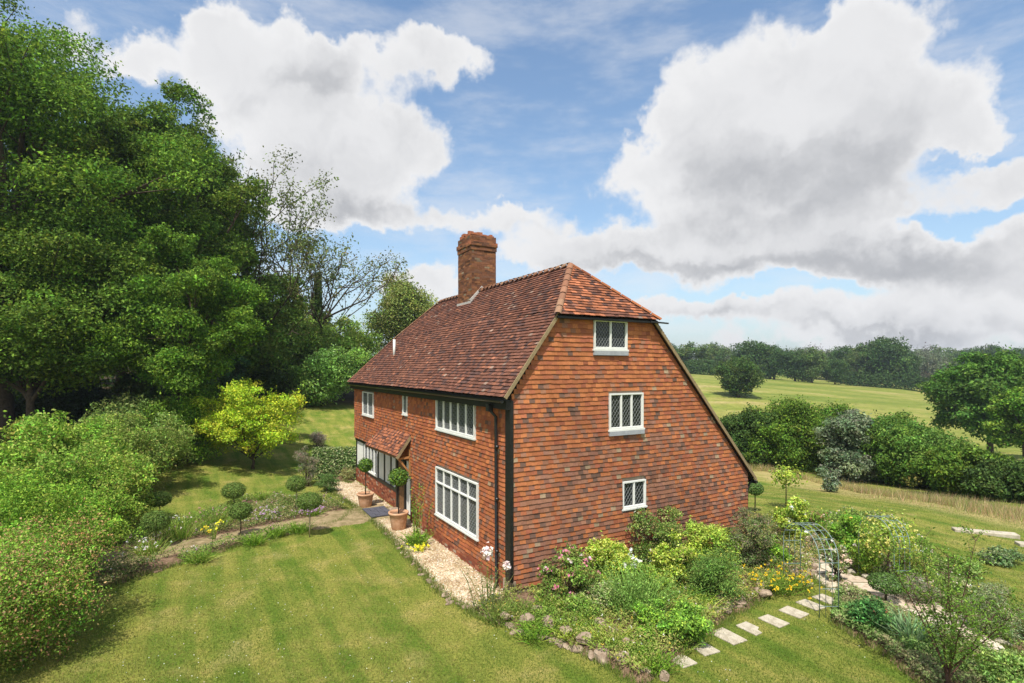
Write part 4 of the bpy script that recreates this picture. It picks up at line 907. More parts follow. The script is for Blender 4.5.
# tawny rough grass below the field hedge
n = 34000; y = r.uniform(16, 50, n); x = hedge_x(y) - 1.5 + r.normal(size=n) * (.75 + .35 * wob(y, y, 2)); m_ = (wob(x, y, .8) > -.1) & (wob(x, y, 2.5) > -.35)
tag(blades('tall_grass', np.column_stack([x, y])[m_], .45, .016, [(.50,.39,.19),(.58,.44,.26),(.30,.34,.09),(.44,.31,.17),(.20,.27,.06)], r, .3), 'tall tawny seeding grass at the foot of the field hedge', 'grass')
# longer unmown grass fringing the beds, the path and the paving
E_ = []
for Q in (BEDH, BEDL, BEDR, GRAVEL, SPATH, BEDT):
    Q = Q if Q is not GRAVEL else Q[:8]
    for i in range(len(Q) - (1 if Q is not BEDL else 0)):
        a = np.array(Q[i]); b = np.array(Q[(i + 1) % len(Q)]); k = int(np.linalg.norm(b - a) * 420); u = r.random((k, 1)); E_.append(a + (b - a) * u + r.normal(size=(k, 2)) * .085)
E_ = np.vstack(E_); E_ = E_[~inpoly(HOUSE, E_[:, 0], E_[:, 1]) & (E_[:, 1] > 8)]
tag(blades('edge_grass', E_, .13, .016, [(.12,.19,.028),(.17,.23,.04),(.22,.24,.07)], r, .4), 'longer ragged grass fringing the beds and paths', 'grass')
W_ = np.array(FPATH); n = 9000; x = r.uniform(W_[:, 0].min(), W_[:, 0].max(), n * 3); y = r.uniform(W_[:, 1].min(), W_[:, 1].max(), n * 3); ok = inpoly(FPATH, x, y) & (wob(x, y, .4) > .0)
tag(blades('path_grass', np.column_stack([x, y])[ok], .10, .014, [(.14,.20,.03),(.20,.23,.06),(.28,.26,.10)], r, .4), 'thin grass growing through the worn path', 'grass')
# daisies
DP = lawn_pts(1500, 8.6, 26, -.9, .9); DP = DP[(wob(DP[:, 0], DP[:, 1], .8) > .1)]
n = len(DP); P = np.column_stack([DP, terr(DP[:, 0], DP[:, 1]) + .035]); v, f, c = leafquads(P, unit(r.normal(size=(n, 3)) * .2 + np.array([0, -.2, 1])), np.full(n, .022), .9, colors(n, [(.75,.75,.7)], r, .04), r)
tag(link('daisies', mesh_np('daisies', v, f, c), PETAL), 'scattered small white daisies in the lawn', 'flowers', kind='stuff')
# gravel stones
n = 16000; gp = np.array(GRAVEL); x = r.uniform(gp[:, 0].min(), gp[:, 0].max(), n * 4); y = r.uniform(gp[:, 1].min(), gp[:, 1].max(), n * 4); ok = inpoly(GRAVEL, x, y) & ~inpoly(HOUSE, x, y); x, y = x[ok][:n], y[ok][:n]; n = len(x)
P = np.column_stack([x, y, terr(x, y) + .036]); v, f, c = leafquads(P, unit(r.normal(size=(n, 3)) * .45 + np.array([0, 0, 1])), r.uniform(.02, .05, n), .8, colors(n, [(.72,.60,.42),(.55,.40,.24),(.78,.72,.58),(.42,.30,.18)], r, .12), r)
STONEV = mat('pebble', (.95,.95,.95), .9, .1, 20, 0, .1, vcol=True)
tag(link('gravel', mesh_np('gravel', v, f, c), STONEV), 'loose golden gravel on the path along the cottage front', 'gravel', kind='stuff')
# low mixed growth in the beds
def carpet(name, Q, n, h, size, pal, label, seed, dz=.05, patch=-.2, fl=None, mat_=None):
    r = np.random.default_rng(seed); Q_ = np.array(Q); x = r.uniform(Q_[:, 0].min(), Q_[:, 0].max(), n * 5); y = r.uniform(Q_[:, 1].min(), Q_[:, 1].max(), n * 5); ok = inpoly(Q, x, y) & ~inpoly(HOUSE, x, y) & ~inpoly(FPATH, x, y) & (wob(x, y, .45) > patch); x, y = x[ok][:n], y[ok][:n]; n = len(x)
    hh = h * (.35 + .65 * np.clip(wob(x * 1.3, y * 1.3, .5) + .5, 0, 1)); z = terr(x, y) + dz + hh * r.random(n) ** .6; pi_ = (np.floor(2.0 * (wob(x, y, .7) + 1)).astype(int) + r.integers(0, 2, n)) % len(pal)
    c = np.array(pal)[pi_] * 1.35 * (1 + .2 * r.normal(size=(n, 1))); v, f, cc = leafquads(np.column_stack([x, y, z]), unit(r.normal(size=(n, 3)) * .7 + np.array([0, -.2, .8])), size * r.uniform(.6, 1.3, n), .5, np.clip(c, .01, .9), r)
    o = tag(link(name, mesh_np(name, v, f, cc), mat_ or LEAF), label, 'plants', kind='stuff')
    if fl:
        for nm, k, fs, fc in fl: i = r.permutation(n)[:k]; blossoms(nm, np.column_stack([x, y, z + .04])[i], fs, fc, r, o, 4)
    return o
carpet('ground_cover', BEDH, 38000, .34, .06, [(.11,.18,.03),(.19,.25,.05),(.27,.26,.08),(.07,.13,.025),(.30,.22,.13)], 'low mixed green and yellow plants carpeting the bed below the gable', 501, .09, patch=-.7, fl=[('blossom', 260, .035, (.75,.60,.10)), ('blossom', 130, .035, (.8,.78,.75))])
carpet('ground_cover', BEDL, 26000, .42, .06, [(.12,.19,.04),(.19,.25,.06),(.08,.14,.03),(.26,.24,.10)], 'low green perennials filling the bed across the lawn', 502, .05, patch=-.5, fl=[('blossom', 160, .04, (.75,.72,.75)), ('blossom', 110, .05, (.50,.22,.42))])
carpet('ground_cover', BEDT, 30000, .40, .075, [(.13,.21,.04),(.20,.27,.06),(.09,.16,.03),(.25,.26,.12),(.30,.22,.16)], 'mixed low planting beyond the stone path', 503, .04, patch=-.35, fl=[('blossom', 260, .05, (.75,.62,.50)), ('blossom', 220, .05, (.78,.70,.12)), ('blossom', 110, .05, (.8,.78,.75))])
carpet('ground_cover', BEDR, 12000, .28, .07, [(.10,.18,.04),(.16,.23,.06),(.22,.20,.10),(.20,.26,.09)], 'silvery and green edging plants in front of the stone path', 504, .06, patch=-.6)
r = np.random.default_rng(79)
EP = [H(-.9, t) for t in ()]
# ------------------------------------------------------------------ stones
def rock(name, label, c, s, seed, group=None, rz=None, sink=.25, m=ROCK):
    import bmesh
    rr = random.Random(seed); bm = bmesh.new(); bmesh.ops.create_icosphere(bm, subdivisions=3, radius=1)
    ph = [rr.uniform(0, 6) for _ in range(6)]; pl = [Vector((rr.gauss(0,1), rr.gauss(0,1), rr.gauss(0,1))).normalized() for _ in range(9)]
    for v in bm.verts:
        p = v.co.copy(); k = 1.0
        for q in pl: k = min(k, .74 / max(.01, p.dot(q))) if p.dot(q) > .74 else k
        k *= 1 + .05 * sin(p.x * 5 + ph[0]) * sin(p.y * 6 + ph[1]) + .03 * sin(p.z * 9 + ph[2]); v.co = Vector((p.x * s[0], p.y * s[1], p.z * s[2])) * k
    me = bpy.data.meshes.new(name); bm.to_mesh(me); bm.free(); o = link(name, me, m); x, y = c[:2]
    o.location = (x, y, (c[2] if len(c) > 2 else float(terr(x, y))) + s[2] * (1 - sink * 2) * .6); o.rotation_euler = (0, 0, rr.uniform(0, 6) if rz is None else rz); return tag(o, label, 'rock', group)
eg = 'edging rocks along the bed below the gable'
big = [((602,660), (.20,.16,.17), 'big squared sandstone rock, left of the pair at the lawn edge'), ((623,664), (.20,.15,.17), 'big sandstone rock, right of the pair at the lawn edge'),
       ((646,676), (.12,.10,.12), 'rounded grey rock just right of the big pair'), ((664,679), (.14,.10,.11), 'brownish rock nearest the first stepping stone'),
       ((739,607), (.24,.14,.13), 'large flat-topped pale rock in the rockery wall'), ((765,591), (.20,.14,.20), 'upright orange-brown rock in the rockery wall'),
       ((499,603), (.22,.15,.10), 'flat cream stone at the foot of the cottage corner'), ((806,586), (.22,.16,.14), 'rounded pink-brown rock by the left foot of the arch')]
for i, (p, s, lab) in enumerate(big): rock('rock', lab, G(*p), s, 10 + i, sink=.2)
def along(pts, n, jit, r):
    pts = np.array(pts); t = np.linspace(0, len(pts) - 1, n); return [(float(np.interp(q, range(len(pts)), pts[:, 0]) + r.normal() * jit), float(np.interp(q, range(len(pts)), pts[:, 1]) + r.normal() * jit)) for q in t]
for i, p in enumerate(along([G(486,615), G(520,633), G(556,643), G(590,656)], 26, .05, r)):
    rock('rock', 'small weathered stone in the low edging between lawn and gable bed', p, (r.uniform(.08,.19), r.uniform(.06,.12), r.uniform(.05,.09)), 40 + i, eg)
for i, p in enumerate(along([G(715,617), G(735,608), G(760,596), G(790,582), G(812,574)], 34, .10, r)):
    rock('rock', 'tan stone in the tumbled rockery wall above the stepping stones', (*p, float(terr(*p)) + r.uniform(.02,.16)), (r.uniform(.09,.18), r.uniform(.08,.14), r.uniform(.07,.13)), 80 + i, 'stones of the rockery wall')
for i, p in enumerate(along([G(480,612), G(452,603), G(425,577), G(402,550), G(384,528)], 26, .04, r)):
    rock('rock', 'small edging stone between the gravel path and the lawn', p, (r.uniform(.07,.15), r.uniform(.05,.10), r.uniform(.03,.06)), 120 + i, 'stones edging the gravel path')
for i, p in enumerate(along([G(842,592), G(880,607), G(935,635), G(985,667)], 22, .06, r) + along([G(815,557), G(850,574), G(905,592), G(1000,645)], 22, .06, r)):
    rock('rock', 'loose cream and pink stone lining the stone path', (*p, float(terr(*p)) + .06), (r.uniform(.08,.17), r.uniform(.07,.13), r.uniform(.05,.09)), 160 + i, 'stones lining the stone path', m=SLABM)
for i, p in enumerate([G(328,466), G(339,464), G(350,462)]): rock('rock', 'large pinkish boulder of the row by the low variegated hedge', p, (.45,.3,.35), 220 + i, 'boulders at the left end of the cottage')
# stepping stones
ss = [(680,660),(703,648.5),(728,637),(751,629),(773.5,621.5),(794,613),(811,605.5),(827,600)]
sl = ['nearest stepping stone, beside the edging rocks', 'second stepping stone from the camera', 'largest stepping stone, third of the row', 'fourth stepping stone, with a worn grassy notch', 'fifth stepping stone, in mid lawn', 'sixth stepping stone along the rockery wall', 'seventh stepping stone, just before the arch', 'last stepping stone, under the metal arch']
for i, (p, lab) in enumerate(zip(ss, sl)):
    m = MB(); rr_ = random.Random(i); hx_, hy_ = (.21, .30) if i == 2 else (.185, .25); b = [(-hx_,-hy_),(hx_,-hy_),(hx_,hy_),(-hx_,hy_)]
    if i == 3: b = [(-hx_,-hy_),(.02,-hy_),(.05,-.1),(hx_,-.08),(hx_,hy_),(-hx_,hy_)]
    b = [(x + rr_.uniform(-.015,.015), y + rr_.uniform(-.015,.015), 0) for x, y in b]; m.slab(b, (0,0,.030)); o = m.build('stepping_stone', SLABM); x, y = G(*p)
    bv = o.modifiers.new('bevel', 'BEVEL'); bv.width = .008; bv.segments = 2
    o.location = (x, y, float(terr(x, y)) - .005); o.rotation_euler = (0, 0, HA + rr_.uniform(-.06,.06)); tag(o, lab + ', a pale square slab in the grass', 'stepping stone', 'stepping stones across the lawn')
# pale raised slabs on the far lawn
for (p, L_, W_, lab) in (((993,540), 1.32, .36, 'long pale stone slab lying on the grass of the right lawn'), ((1033,552), .8, .36, 'short pale slab cut by the right edge of the picture'), ((961,538), .45, .3, 'small pale slab seen through the young tree')):
    x, y = G(p[0], p[1], -.3); m = MB(); m.bx((-L_/2,-W_/2,-.06),(L_/2,W_/2,.11)); o = m.build('stone_slab', SLABM); bv = o.modifiers.new('bevel', 'BEVEL'); bv.width = .02; bv.segments = 2
    o.location = (x, y, float(terr(x, y))); o.rotation_euler = (0, 0, -.35); tag(o, lab, 'slab')
# slate mat
m = MB()
for i in range(6):
    for j in range(4): m.bx((-.66+i*.22,-.42+j*.21,0),(-.66+i*.22+.21,-.42+j*.21+.20,.03 + .004*((i*7+j*5)%3)))
o = m.build('door_paving', SLATE); p = H(-.75, 8.9); o.location = (p.x, p.y, float(terr(p.x, p.y)) + .085); o.rotation_euler = (0,0,HA+pi/2); tag(o, 'patch of dark blue-grey paving setts in front of the cottage door', 'paving')

# ------------------------------------------------------------------ pots with standard bay trees
def ball_leaves(rad, n, size, pal, r, c=(0,0,0), rough=.05, up=.2, asp=.6):
    d = unit(r.normal(size=(n, 3))); q = (.72 + .28 * r.random(n) ** .5) * (1 + rough * r.normal(size=n)); P = np.array(c) + d * q[:, None] * np.array(rad)
    return leafquads(P, unit(d + r.normal(size=(n, 3)) * .45 + np.array([0, 0, up])), size * r.uniform(.7, 1.3, n), asp, colors(n, np.array(pal) * 1.35, r), r)
PALE = mat('pale_stem', (.38,.32,.22), .8, .2, 9, .3)
def standard(name, label, x, y, zc, rad, stem_r, n, size, pal, seed, cat='topiary', group=None, z0=None, flat=.8, rough=.05, m=None):
    r = np.random.default_rng(seed); z = float(terr(x, y)) if z0 is None else z0; o = empty(name, (x, y, z), label, cat, group)
    h = zc - z; v, f, c = ball_leaves((rad, rad, rad * flat), n, size, pal, r, (0, 0, h), rough); link('crown', mesh_np('crown', v, f, c), m or LEAFG, o)
    MB().tube([(0,0,-.03),(.01,.01,h*.5),(0,0,h)], [stem_r*1.2, stem_r, stem_r*.8], 7).build('stem', PALE if seed in (614, 615) else BARK, o, True)
    return o
def pot(label, x, y, rr_, hh):
    z = float(terr(x, y)) + .035; o = empty('terracotta_pot', (x, y, z), label, 'plant pot', 'terracotta pots by the door')
    MB().lathe([(0,.0),(rr_*.66,0),(rr_*.70,.02),(rr_*.86,hh*.55),(rr_*.93,hh*.84),(rr_*1.0,hh*.86),(rr_*1.05,hh*.92),(rr_*1.03,hh),(rr_*.90,hh),(rr_*.86,hh*.88),(rr_*.84,hh*.8)], 32).build('pot', TERRA, o, True)
    MB().lathe([(0,hh*.88),(rr_*.87,hh*.86)], 24).build('compost', SOIL, o); return z + hh * .86
x, y = G(365.5, 508); zz = pot('terracotta pot beneath the white panelled window, further from the camera', x, y, .32, .55)
standard('bay_tree', 'small ball-headed bay tree in the pot in front of the white panels', x, y, zt(465, y), .26, .02, 1300, .085, G_MAP, 601, 'topiary', z0=zz, flat=.95, rough=.12)
x, y = G(398.5, 529.5); zz = pot('terracotta pot beside the brown door, nearer to the camera', x, y, .33, .58)
standard('bay_tree', 'small ball-headed bay tree in the pot beside the brown door', x, y, zt(477, y), .32, .02, 1600, .085, G_MAP, 602, 'topiary', z0=zz, flat=.85, rough=.12)
# clipped box balls
tb = [(159.5,499,12,526,'pale green clipped ball overhanging the hedge, above the leftmost dark ball'),(155.5,521,13.5,549,'leftmost dark clipped ball, in front of the left hedge'),(233.5,490.5,11,510,'upper ball of the middle pair, at the back of the bed'),
      (240.5,510.5,12,538,'lower ball of the middle pair, with a thick short crown'),(296.5,483.5,10,515,'upper ball of the right pair, on a pale stem'),(309.5,501,12,537,'lower ball of the right pair, nearest the gravel path')]
for i, (px, py, rp, gy_, lab) in enumerate(tb):
    x, y = G(px, gy_); standard('clipped_ball', 'ball-headed box tree: ' + lab, x, y, zt(py, y), rp / F * y * (.93 + .05 * (i % 3)), .018, 3000, .05, [(.075,.125,.025),(.10,.155,.032),(.13,.19,.045)], 610 + i, group='clipped ball trees in the flower bed', flat=(.66,.78,.7,.74,.8,.68)[i], rough=.055, m=LEAF)
x, y = G(755, 512); standard('clipped_ball', 'ball-headed box tree just beyond the far corner of the gable', x, y, zt(488.5, y), 8 / F * y, .022, 1500, .06, G_BOX, 620, flat=.85, rough=.03)
x, y = G(886, 607); standard('clipped_ball', 'flattened ball-headed box tree standing in the stone path planting', x, y, zt(583, y), 16 / F * y, .02, 2600, .045, G_BOX, 621, flat=.6, rough=.03)

# ------------------------------------------------------------------ bed below the gable
def gsh(px, py, hw, ytop, pal, n, size, seed, lab, name='shrub', **k):
    """base at (px, py) on the level garden"""
    x, y = G(px, py); h = (zt(ytop, y) - float(terr(x, y))) * (1.12 if seed < 712 else 1); rx = hw / F * y * (1.1 if seed < 712 else 1); k.setdefault('h0', h * .42)
    return shrub(name, lab, (x, y), (rx, rx * k.pop('depth', .8), h * .55), int(n * 1.3), size, pal, seed, **k)
gsh(567, 607, 28, 548, [(.09,.16,.03),(.13,.21,.035),(.20,.26,.06),(.13,.11,.04)], 7000, .065, 701, 'pink rose bush nearest the cottage corner', 'rose_bush', flowers=[('blossom', 26, .11, (.75,.28,.38)), ('blossom', 10, .10, (.8,.6,.62))], k=16, fr=.42)
gsh(608, 585, 30, 540, G_LIME, 7000, .07, 702, 'yellow-green airy shrub against the wall behind the pink rose', k=16, fr=.42)
gsh(652, 566, 32, 504, [(.09,.15,.03),(.14,.20,.04),(.20,.20,.07),(.08,.13,.03)], 10000, .06, 703, 'tall rose bush climbing the gable below the lowest window', 'rose_bush', flowers=[('blossom', 14, .10, (.8,.78,.72))], k=20, fr=.4)
gsh(672, 590, 22, 532, G_LIME, 6000, .07, 704, 'golden variegated bush right of the climbing rose', k=14, fr=.42)
gsh(711, 568, 27, 524, [(.26,.34,.05),(.34,.40,.08),(.18,.26,.04)], 7000, .07, 705, 'bright lime dome-shaped bush by the wall', k=14, fr=.45)
gsh(712, 601, 31, 549, [(.065,.125,.025),(.09,.16,.035),(.125,.20,.045)], 9000, .06, 706, 'dense dark green mound in front of the lime bush', k=16, fr=.45, up=.9, asp=.3)
gsh(748, 572, 24, 506, [(.08,.12,.04),(.12,.15,.05),(.17,.14,.09)], 8000, .07, 707, 'tall feathery purple-tinged bush at the far end of the gable', k=16, fr=.42, asp=.3, up=.9)
gsh(672, 640, 36, 602, [(.13,.24,.03),(.19,.31,.04),(.09,.17,.03)], 9000, .06, 708, 'bright green low mound next to the first stepping stones', k=18, fr=.4)
gsh(768, 566, 22, 540, G_BR, 4500, .07, 709, 'fresh green low bush beyond the feathery bush')
gsh(600, 616, 28, 588, [(.12,.19,.04),(.20,.26,.08),(.30,.32,.16)], 6000, .055, 710, 'speckled pale-flowered low bush between rose and tall fern plant', k=14)
x, y = G(635, 618); tuft('fennel_plant', 'tall soft light green feathery plant in the middle of the bed', (x, y), 1.15, .62, 260, .010, [(.16,.27,.06),(.22,.34,.08),(.11,.20,.04)], 720, leafy=4500)
x, y = G(633, 592); tuft('foxglove', 'white flower spike standing among the green of the bed', (x, y), .95, .12, 12, .012, G_SHR, 721, flowers=('blossom', 12, .10, (.82,.82,.78)), leafy=80)
for i, (px, py, lab) in enumerate([(782,594,'clump of golden yellow daisies beside the left foot of the arch'), (795,589,'smaller clump of golden yellow flowers just right of the largest'), (768,590,'loose yellow flowers behind the rockery wall')]):
    x, y = G(px, py); tuft('yellow_flowers', lab, (x, y), .42, .34, 160, .008, G_SHR, 730 + i, flowers=('blossom', 38 if i < 1 else 18, .055, (.78,.56,.03)), leafy=700)
for i, (px, py, h, sp, pal, lab) in enumerate([(545,628,.30,.35,G_BR,'soft green clump at the lawn edge left of the big rocks'),(575,640,.30,.35,G_LIME,'yellow-green clump above the left big rock'),(520,618,.35,.32,G_TAN,'straggly tan clump below the cottage corner'),
        (640,660,.28,.3,G_BR,'green tuft above the right big rock'),(555,613,.4,.3,G_SHR,'green tuft beneath the pink rose bush'),(690,606,.4,.3,G_BR,'grassy tuft between the mounds')]):
    x, y = G(px, py); tuft('perennial_clump', lab, (x, y), h, sp, 160, .010, pal, 740 + i, leafy=700, group='low clumps in the gable bed')
for i, (px, py, s_) in enumerate([(505,624,.15),(528,628,.20),(548,632,.22),(566,640,.16),(585,648,.20),(612,640,.15),(537,617,.16),(575,627,.14),(628,652,.16),(600,632,.18)]):
    x, y = G(px, py); rock('rock', 'flat tan stone lying among the low plants of the gable bed', (x, y, float(terr(x, y)) + .16), (s_, s_ * .7, s_ * .55), 300 + i, 'stones lying in the gable bed')
for i, (px, py, h, sp, pal) in enumerate([(498,622,.28,.3,G_TAN),(532,640,.22,.3,G_BR),(590,628,.34,.3,G_SHR),(612,648,.3,.3,G_LIME),(655,672,.26,.25,G_BR),(676,650,.24,.25,G_SHR),(660,612,.4,.35,G_BR),(700,616,.3,.3,G_LIME),(730,602,.3,.3,G_TAN)]):
    x, y = G(px, py); tuft('perennial_clump', 'loose green clump among the low plants of the gable bed', (x, y), h * 1.3, sp, 150, .008, pal, 1740 + i, leafy=600, group='loose clumps in the gable bed')
gsh(646, 604, 26, 566, G_SHR, 5200, .06, 7101, 'mid green filler bush behind the bright low mound', k=16)
gsh(583, 622, 20, 596, [(.10,.18,.03),(.15,.23,.04),(.20,.26,.07)], 3600, .055, 7102, 'small soft green bush in front of the pink rose')
# rose and plants by the cottage corner and front
x, y = G(490, 612); tuft('rose_bush', 'leggy rose with one pale pink bloom at the cottage corner', (x, y), 1.15, .32, 22, .010, [(.12,.16,.05),(.20,.18,.07),(.10,.14,.04)], 760, leafy=700)
for (px, py, d, fs, lab) in ((487, 552, 12.35, .20, 'pale pink rose bloom, left of the pair by the black corner board'), (506, 566, 12.75, .15, 'cream rose bloom, right of the pair by the black corner board')):
    rr3 = np.random.default_rng(px); xx, yy = at(px, d); zz = zt(py, d); C = np.array([[0,0,0],[.05,0,.09],[-.05,.02,.1],[.0,0,.18],[.06,0,.02]]) * fs * 4.2
    b0 = tuft('rose_bloom', lab, (xx, yy), zz, .03, 4, .006, G_SHR, 765 + px, leafy=60, z=float(terr(xx, yy)), cat='rose'); o = blossoms('blossom', C + np.array([0,0,zz - .3*fs]), fs*.75, (.82,.72,.66), rr3, b0, 8)
x, y = G(418, 541); tuft('hollyhock', 'tall narrow climbing plant against the front wall right of the door', (x, y), 1.75, .16, 14, .012, G_SHR, 770, leafy=650)
x, y = G(417, 546); tuft('perennial_clump', 'fresh green clump at the foot of the narrow climbing plant', (x, y), .42, .3, 150, .014, G_BR, 771, leafy=400)
x, y = G(419, 552); tuft('yellow_flowers', 'little lemon yellow flower clump on the gravel', (x, y), .16, .16, 60, .008, G_LIME, 772, flowers=('blossom', 30, .06, (.75,.72,.05)))
# far end of cottage
gsh(307, 486, 11, 437, [(.15,.16,.09),(.22,.17,.14),(.12,.15,.07)], 5000, .07, 780, 'purple-tinged grey shrub beside the low variegated hedge', asp=.3)
gsh(317, 455, 8, 431, [(.16,.14,.11),(.22,.16,.15),(.11,.12,.07)], 3000, .09, 781, 'small purple shrub behind the low variegated hedge', asp=.3, fr=.7, flat=1)
gsh(329, 492, 12, 472, [(.06,.12,.03),(.09,.15,.04)], 3500, .05, 782, 'low dark green mound at the start of the gravel path', flat=.7)
gsh(346, 481, 9, 464, [(.16,.18,.06),(.24,.22,.09)], 2000, .05, 783, 'small yellowish mound in front of the boulders')
# left bed plants
x, y = G(267, 545 + 12); 
for i, (px, py, h, sp, pal, fl, lab) in enumerate([(214,541,.55,.14,G_SHR,('blossom',9,.09,(.80,.72,.06)),'pair of pale yellow lupin spikes in the left bed'),
      (215,530,.85,.5,G_SHR,('blossom',20,.05,(.55,.28,.30)),'tall wispy plant with reddish seed heads behind the lupins'),(180,540,.8,.5,G_SHR,('blossom',14,.05,(.8,.8,.75)),'loose tall green plants by the left end of the bed'),
      (255,545,.35,.3,G_BR,None,'green clump below the middle pair of balls'),(276,537,.35,.28,G_BR,None,'green clump right of the lower middle ball'),(298,533,.35,.3,G_BR,None,'bright clump beneath the lower right ball'),
      (268,520,.35,.3,G_SHR,('blossom',40,.06,(.62,.42,.60)),'pink and lilac flower patch in mid bed'),(312,517,.35,.3,G_SHR,('blossom',50,.06,(.55,.34,.55)),'mauve flower patch under the right pair of balls'),
      (262,503,.5,.25,G_SHR,None,'green clump at the back edge of the bed'),(200,562,.3,.3,G_SHR,None,'spreading green clump along the worn path'),(150,556,.5,.4,G_SHR,('blossom',16,.06,(.8,.78,.76)),'white-speckled plants where the bed meets the hedge'),
      (290,505,.4,.25,G_TAN,None,'brownish clump at the foot of the pale-stemmed ball')]):
    x, y = G(px, py); tuft('perennial_clump' if i else 'lupin', lab, (x, y), h, sp, 190 if i else 14, .009, pal, 800 + i, leafy=500 if i else 120, flowers=fl, group='flower clumps in the left bed' if i else None)

# ------------------------------------------------------------------ right garden
def arch(label, c, rz, span, depth, h, seed):
    o = empty('garden_arch', (c[0], c[1], float(terr(*c)) ), label, 'garden arch', rz=rz); fr_ = MB()
    rise = .55; ys = h - rise
    def hoop(y, r0=.012, dx=0):
        pts = [(-span/2+dx, y, -.05), (-span/2+dx, y, ys)] + [(-(span/2-dx)*cos(a), y, ys + (rise-dx)*sin(a)) for a in [pi*k/16 for k in range(1,16)]] + [(span/2-dx, y, ys), (span/2-dx, y, -.05)]
        return pts
    for y in (-depth/2, depth/2): fr_.tube(hoop(y), .009, 6)
    fr_.build('hoop', VERD, o, True); rl = MB()
    for y in (-depth/6, depth/6): rl.tube(hoop(y, dx=0), .007, 5)
    for z in [.25, ys*.5, ys*.95]:
        for s in (-1, 1): rl.tube([(s*span/2, -depth/2, z), (s*span/2, depth/2, z)], .008, 5)
    for a in [pi*k/8 for k in range(1, 8)]: rl.tube([(-span/2*cos(a), -depth/2, ys+rise*sin(a)), (-span/2*cos(a), depth/2, ys+rise*sin(a))], .007, 5)
    rl.build('lattice', VERD, o, True); return o
A1 = Vector((*G(792, 589), 0)); A2 = Vector((*G(829, 618), 0)); c = (A1 + A2) / 2; dv = A2 - A1
arch('pale green metal arch over the last stepping stones', (c.x, c.y), math.atan2(dv.y, dv.x), dv.length, .42, 1.82, 1)
A1 = Vector((*G(866, 577), 0)); A2 = Vector((*G(902, 596), 0)); c = (A1 + A2) / 2; dv = A2 - A1
arch('second metal arch smothered in growth beyond the stone path', (c.x, c.y), math.atan2(dv.y, dv.x), dv.length, .40, 1.75, 2)
rf_ = [('blossom', 26, .10, (.80,.62,.48)), ('blossom', 12, .10, (.8,.75,.66))]
gsh(836, 585, 13, 528, [(.11,.17,.04),(.17,.22,.07),(.24,.20,.10)], 2600, .06, 900, 'apricot climbing rose over the right side of the first arch', 'rose_bush', flowers=rf_, fr=.4)
gsh(851, 560, 20, 506, [(.09,.19,.02),(.13,.25,.03),(.18,.29,.05)], 8000, .09, 901, 'compact bright green bush beyond the arches', flowers=[('blossom', 16, .09, (.75,.68,.15))], k=16)
gsh(793, 545, 20, 492, G_LIME, 5200, .08, 902, 'pale lime leafy shrub beyond the feathery bush', flowers=[('blossom', 16, .10, (.82,.82,.76))], fr=.42)
gsh(818, 545, 10, 502, G_PINK, 1500, .07, 903, 'reddish leggy shrub between lime shrub and green bush', flowers=[('blossom', 8, .09, (.8,.6,.5))])
gsh(831, 475, 9, 456+8, G_GREY, 1200, .12, 904, 'small grey-green sapling in the rough grass before the field hedge')
x, y = G(786, 508); standard('sapling', 'thin pale green sapling in the rough grass behind the lime shrub', x, y, zt(476, y), .5, .02, 500, .12, G_LIME, 905, 'young tree', rough=.3, m=LEAF)
x, y = G(888, 585); standard('rose_standard', 'yellow rose trained as a standard beside the second arch', x, y, zt(535, y), .62, .03, 1700, .075, G_LIME, 906, 'rose', rough=.2, m=LEAF); 
o = bpy.data.objects['rose_standard']; blossoms('blossom', unit(np.random.default_rng(5).normal(size=(60, 3))) * .6 * np.array([1,1,.8]) + np.array([0, 0, zt(535, y) - o.location.z]), .07, (.80,.74,.25), np.random.default_rng(6), o)
gsh(868, 576, 16, 540, G_SHR, 3500, .07, 907, 'green bush filling the left side of the second arch', flowers=[('blossom', 12, .08, (.8,.7,.6))])
gsh(915, 578, 20, 548, [(.20,.24,.05),(.28,.30,.07),(.14,.18,.05)], 3600, .07, 908, 'yellow-flowering bush right of the yellow standard rose', flowers=[('blossom', 40, .06, (.78,.70,.08))])
gsh(915, 604, 20, 572, [(.16,.14,.10),(.20,.17,.12),(.14,.17,.08)], 3000, .06, 909, 'brownish twiggy shrub behind the flattened ball tree', asp=.3)
gsh(866, 630, 22, 598, [(.04,.11,.03),(.06,.15,.04),(.09,.17,.05)], 5000, .065, 910, 'dark green leafy shrub with brown flower spikes at the right lawn edge', flowers=[('blossom', 10, .06, (.30,.14,.08))])
x, y = G(908, 640); tuft('iris_clump', 'spiky grey-green sword-leaved clump beside the dark leafy shrub', (x, y), .5, .38, 160, .016, [(.14,.24,.10),(.19,.28,.13)], 911)
gsh(905, 655, 18, 640, [(.12,.20,.05),(.18,.25,.08)], 2500, .05, 912, 'low green mound in front of the spiky clump')
gsh(1006, 640, 34, 580, [(.16,.19,.09),(.21,.23,.12),(.12,.16,.06)], 6000, .055, 913, 'grey-green twiggy shrub at the right edge behind the young tree', asp=.3, fr=.4)
gsh(1010, 690, 30, 650, [(.14,.22,.05),(.20,.27,.08)], 5000, .055, 914, 'bright low shrub in the bottom right corner')
gsh(996, 562, 24, 548, [(.10,.16,.05),(.16,.20,.09),(.08,.12,.05)], 2500, .07, 915, 'small dark weedy patch in front of the long pale slab', flat=.6)
gsh(962, 575, 20, 556, [(.14,.22,.05),(.20,.26,.08)], 2500, .07, 916, 'soft green clump seen through the young tree')
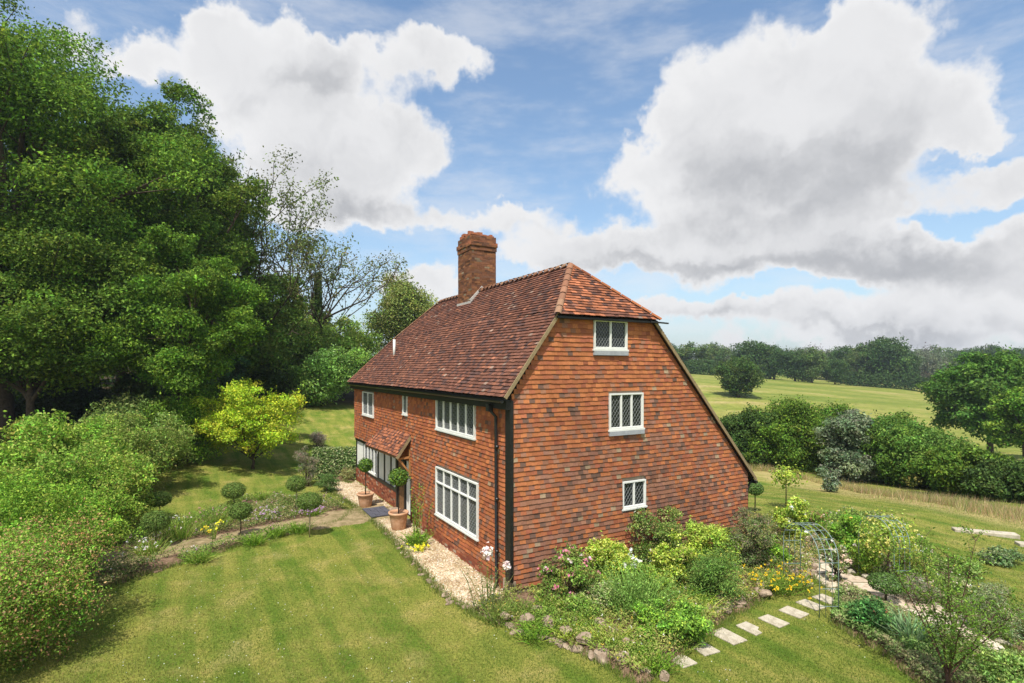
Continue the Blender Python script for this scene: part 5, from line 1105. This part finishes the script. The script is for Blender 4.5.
# young multi-stemmed tree in the foreground
def young_tree():
    r = np.random.default_rng(920); x, y = G(948, 690); z = float(terr(x, y)); o = empty('young_tree', (x, y, z), 'young upright tree with many thin dark stems at the bottom right', 'young tree'); m = MB(); C = []
    m.tube([(0,0,-.05),(.0,0,.35)], [.045,.032], 8)
    for k in range(10):
        a = 2*pi*k/10 + r.normal()*.3; s_ = r.uniform(.05, .36) if k < 7 else r.uniform(.6, .8); L_ = r.uniform(1.9, 2.75) if k < 7 else r.uniform(1.3, 1.8); p = Vector((0,0,r.uniform(.1,.35))); d = Vector((cos(a)*s_, sin(a)*s_, 1)).normalized(); pts = [p]
        for i in range(7): d = (d + Vector(r.normal(size=3))*.05 + Vector((0,0,.05))).normalized(); p = p + d*L_/7; pts.append(p)
        m.tube(pts, [.015*(1-.11*i) for i in range(8)], 5, False)
        for i in range(2, 8):
            for j in range(3):
                e = pts[i] + Vector((r.normal()*.22, r.normal()*.22, r.uniform(.03,.28))); m.tube([pts[i], e], [.006,.002], 4, False)
                for q in np.linspace(.25, 1, 5): C.append(tuple(pts[i].lerp(e, float(q))))
    m.build('trunk', mat('red_bark', (.09,.045,.03), .6, .3, 9, .3), o, True)
    C = np.repeat(np.array(C), 6, 0); n = len(C); P = C + r.normal(size=(n,3))*.045; v, f, c_ = leafquads(P, unit(r.normal(size=(n,3))*.7+np.array([0,0,.6])), r.uniform(.035,.075,n), .4, colors(n, [(.13,.24,.03),(.19,.31,.045),(.10,.18,.03)], r), r)
    link('crown', mesh_np('crown', v, f, c_), LEAF, o)
young_tree()
gsh(950, 672, 22, 655, [(.13,.21,.05),(.18,.25,.07)], 2500, .05, 921, 'low green growth round the foot of the young tree')
# a white gate glimpsed through the bushes by the driveway
x, y = at(138, 31.0); z = float(terr(x, y)); m = MB()
m.bar((0,0,-.1),(0,0,1.9),.1); m.bar((1.5,0,-.1),(1.5,0,1.9),.1)
for k in range(4): m.bar((0,0,.6+.36*k),(1.5,0,.6+.36*k),.05,.09)
m.bar((.05,0,.6),(1.45,0,1.68),.05,.07)
o = m.build('garden_gate', WHITEP); o.location = (x, y, z + .9); tag(o, 'white wooden gate half hidden in the bushes by the driveway', 'gate')
# ------------------------------------------------------------------ air
hz = bpy.data.materials.new('haze'); hz.use_nodes = True; nt = hz.node_tree; nt.nodes.clear(); pv = nt.nodes.new('ShaderNodeVolumePrincipled'); mo = nt.nodes.new('ShaderNodeOutputMaterial')
pv.inputs['Color'].default_value = (.80, .88, 1, 1); pv.inputs['Density'].default_value = HAZE; pv.inputs['Anisotropy'].default_value = .3; nt.links.new(pv.outputs[0], mo.inputs['Volume'])
if HAZE:
    zmin = float(Z.min()) - 1; m = MB(); m.bx((gx[0]-20, gy[0]-20, zmin), (gx[-1]+20, gy[-1]+20, 34)); o = m.build('haze', hz); tag(o, kind='stuff')
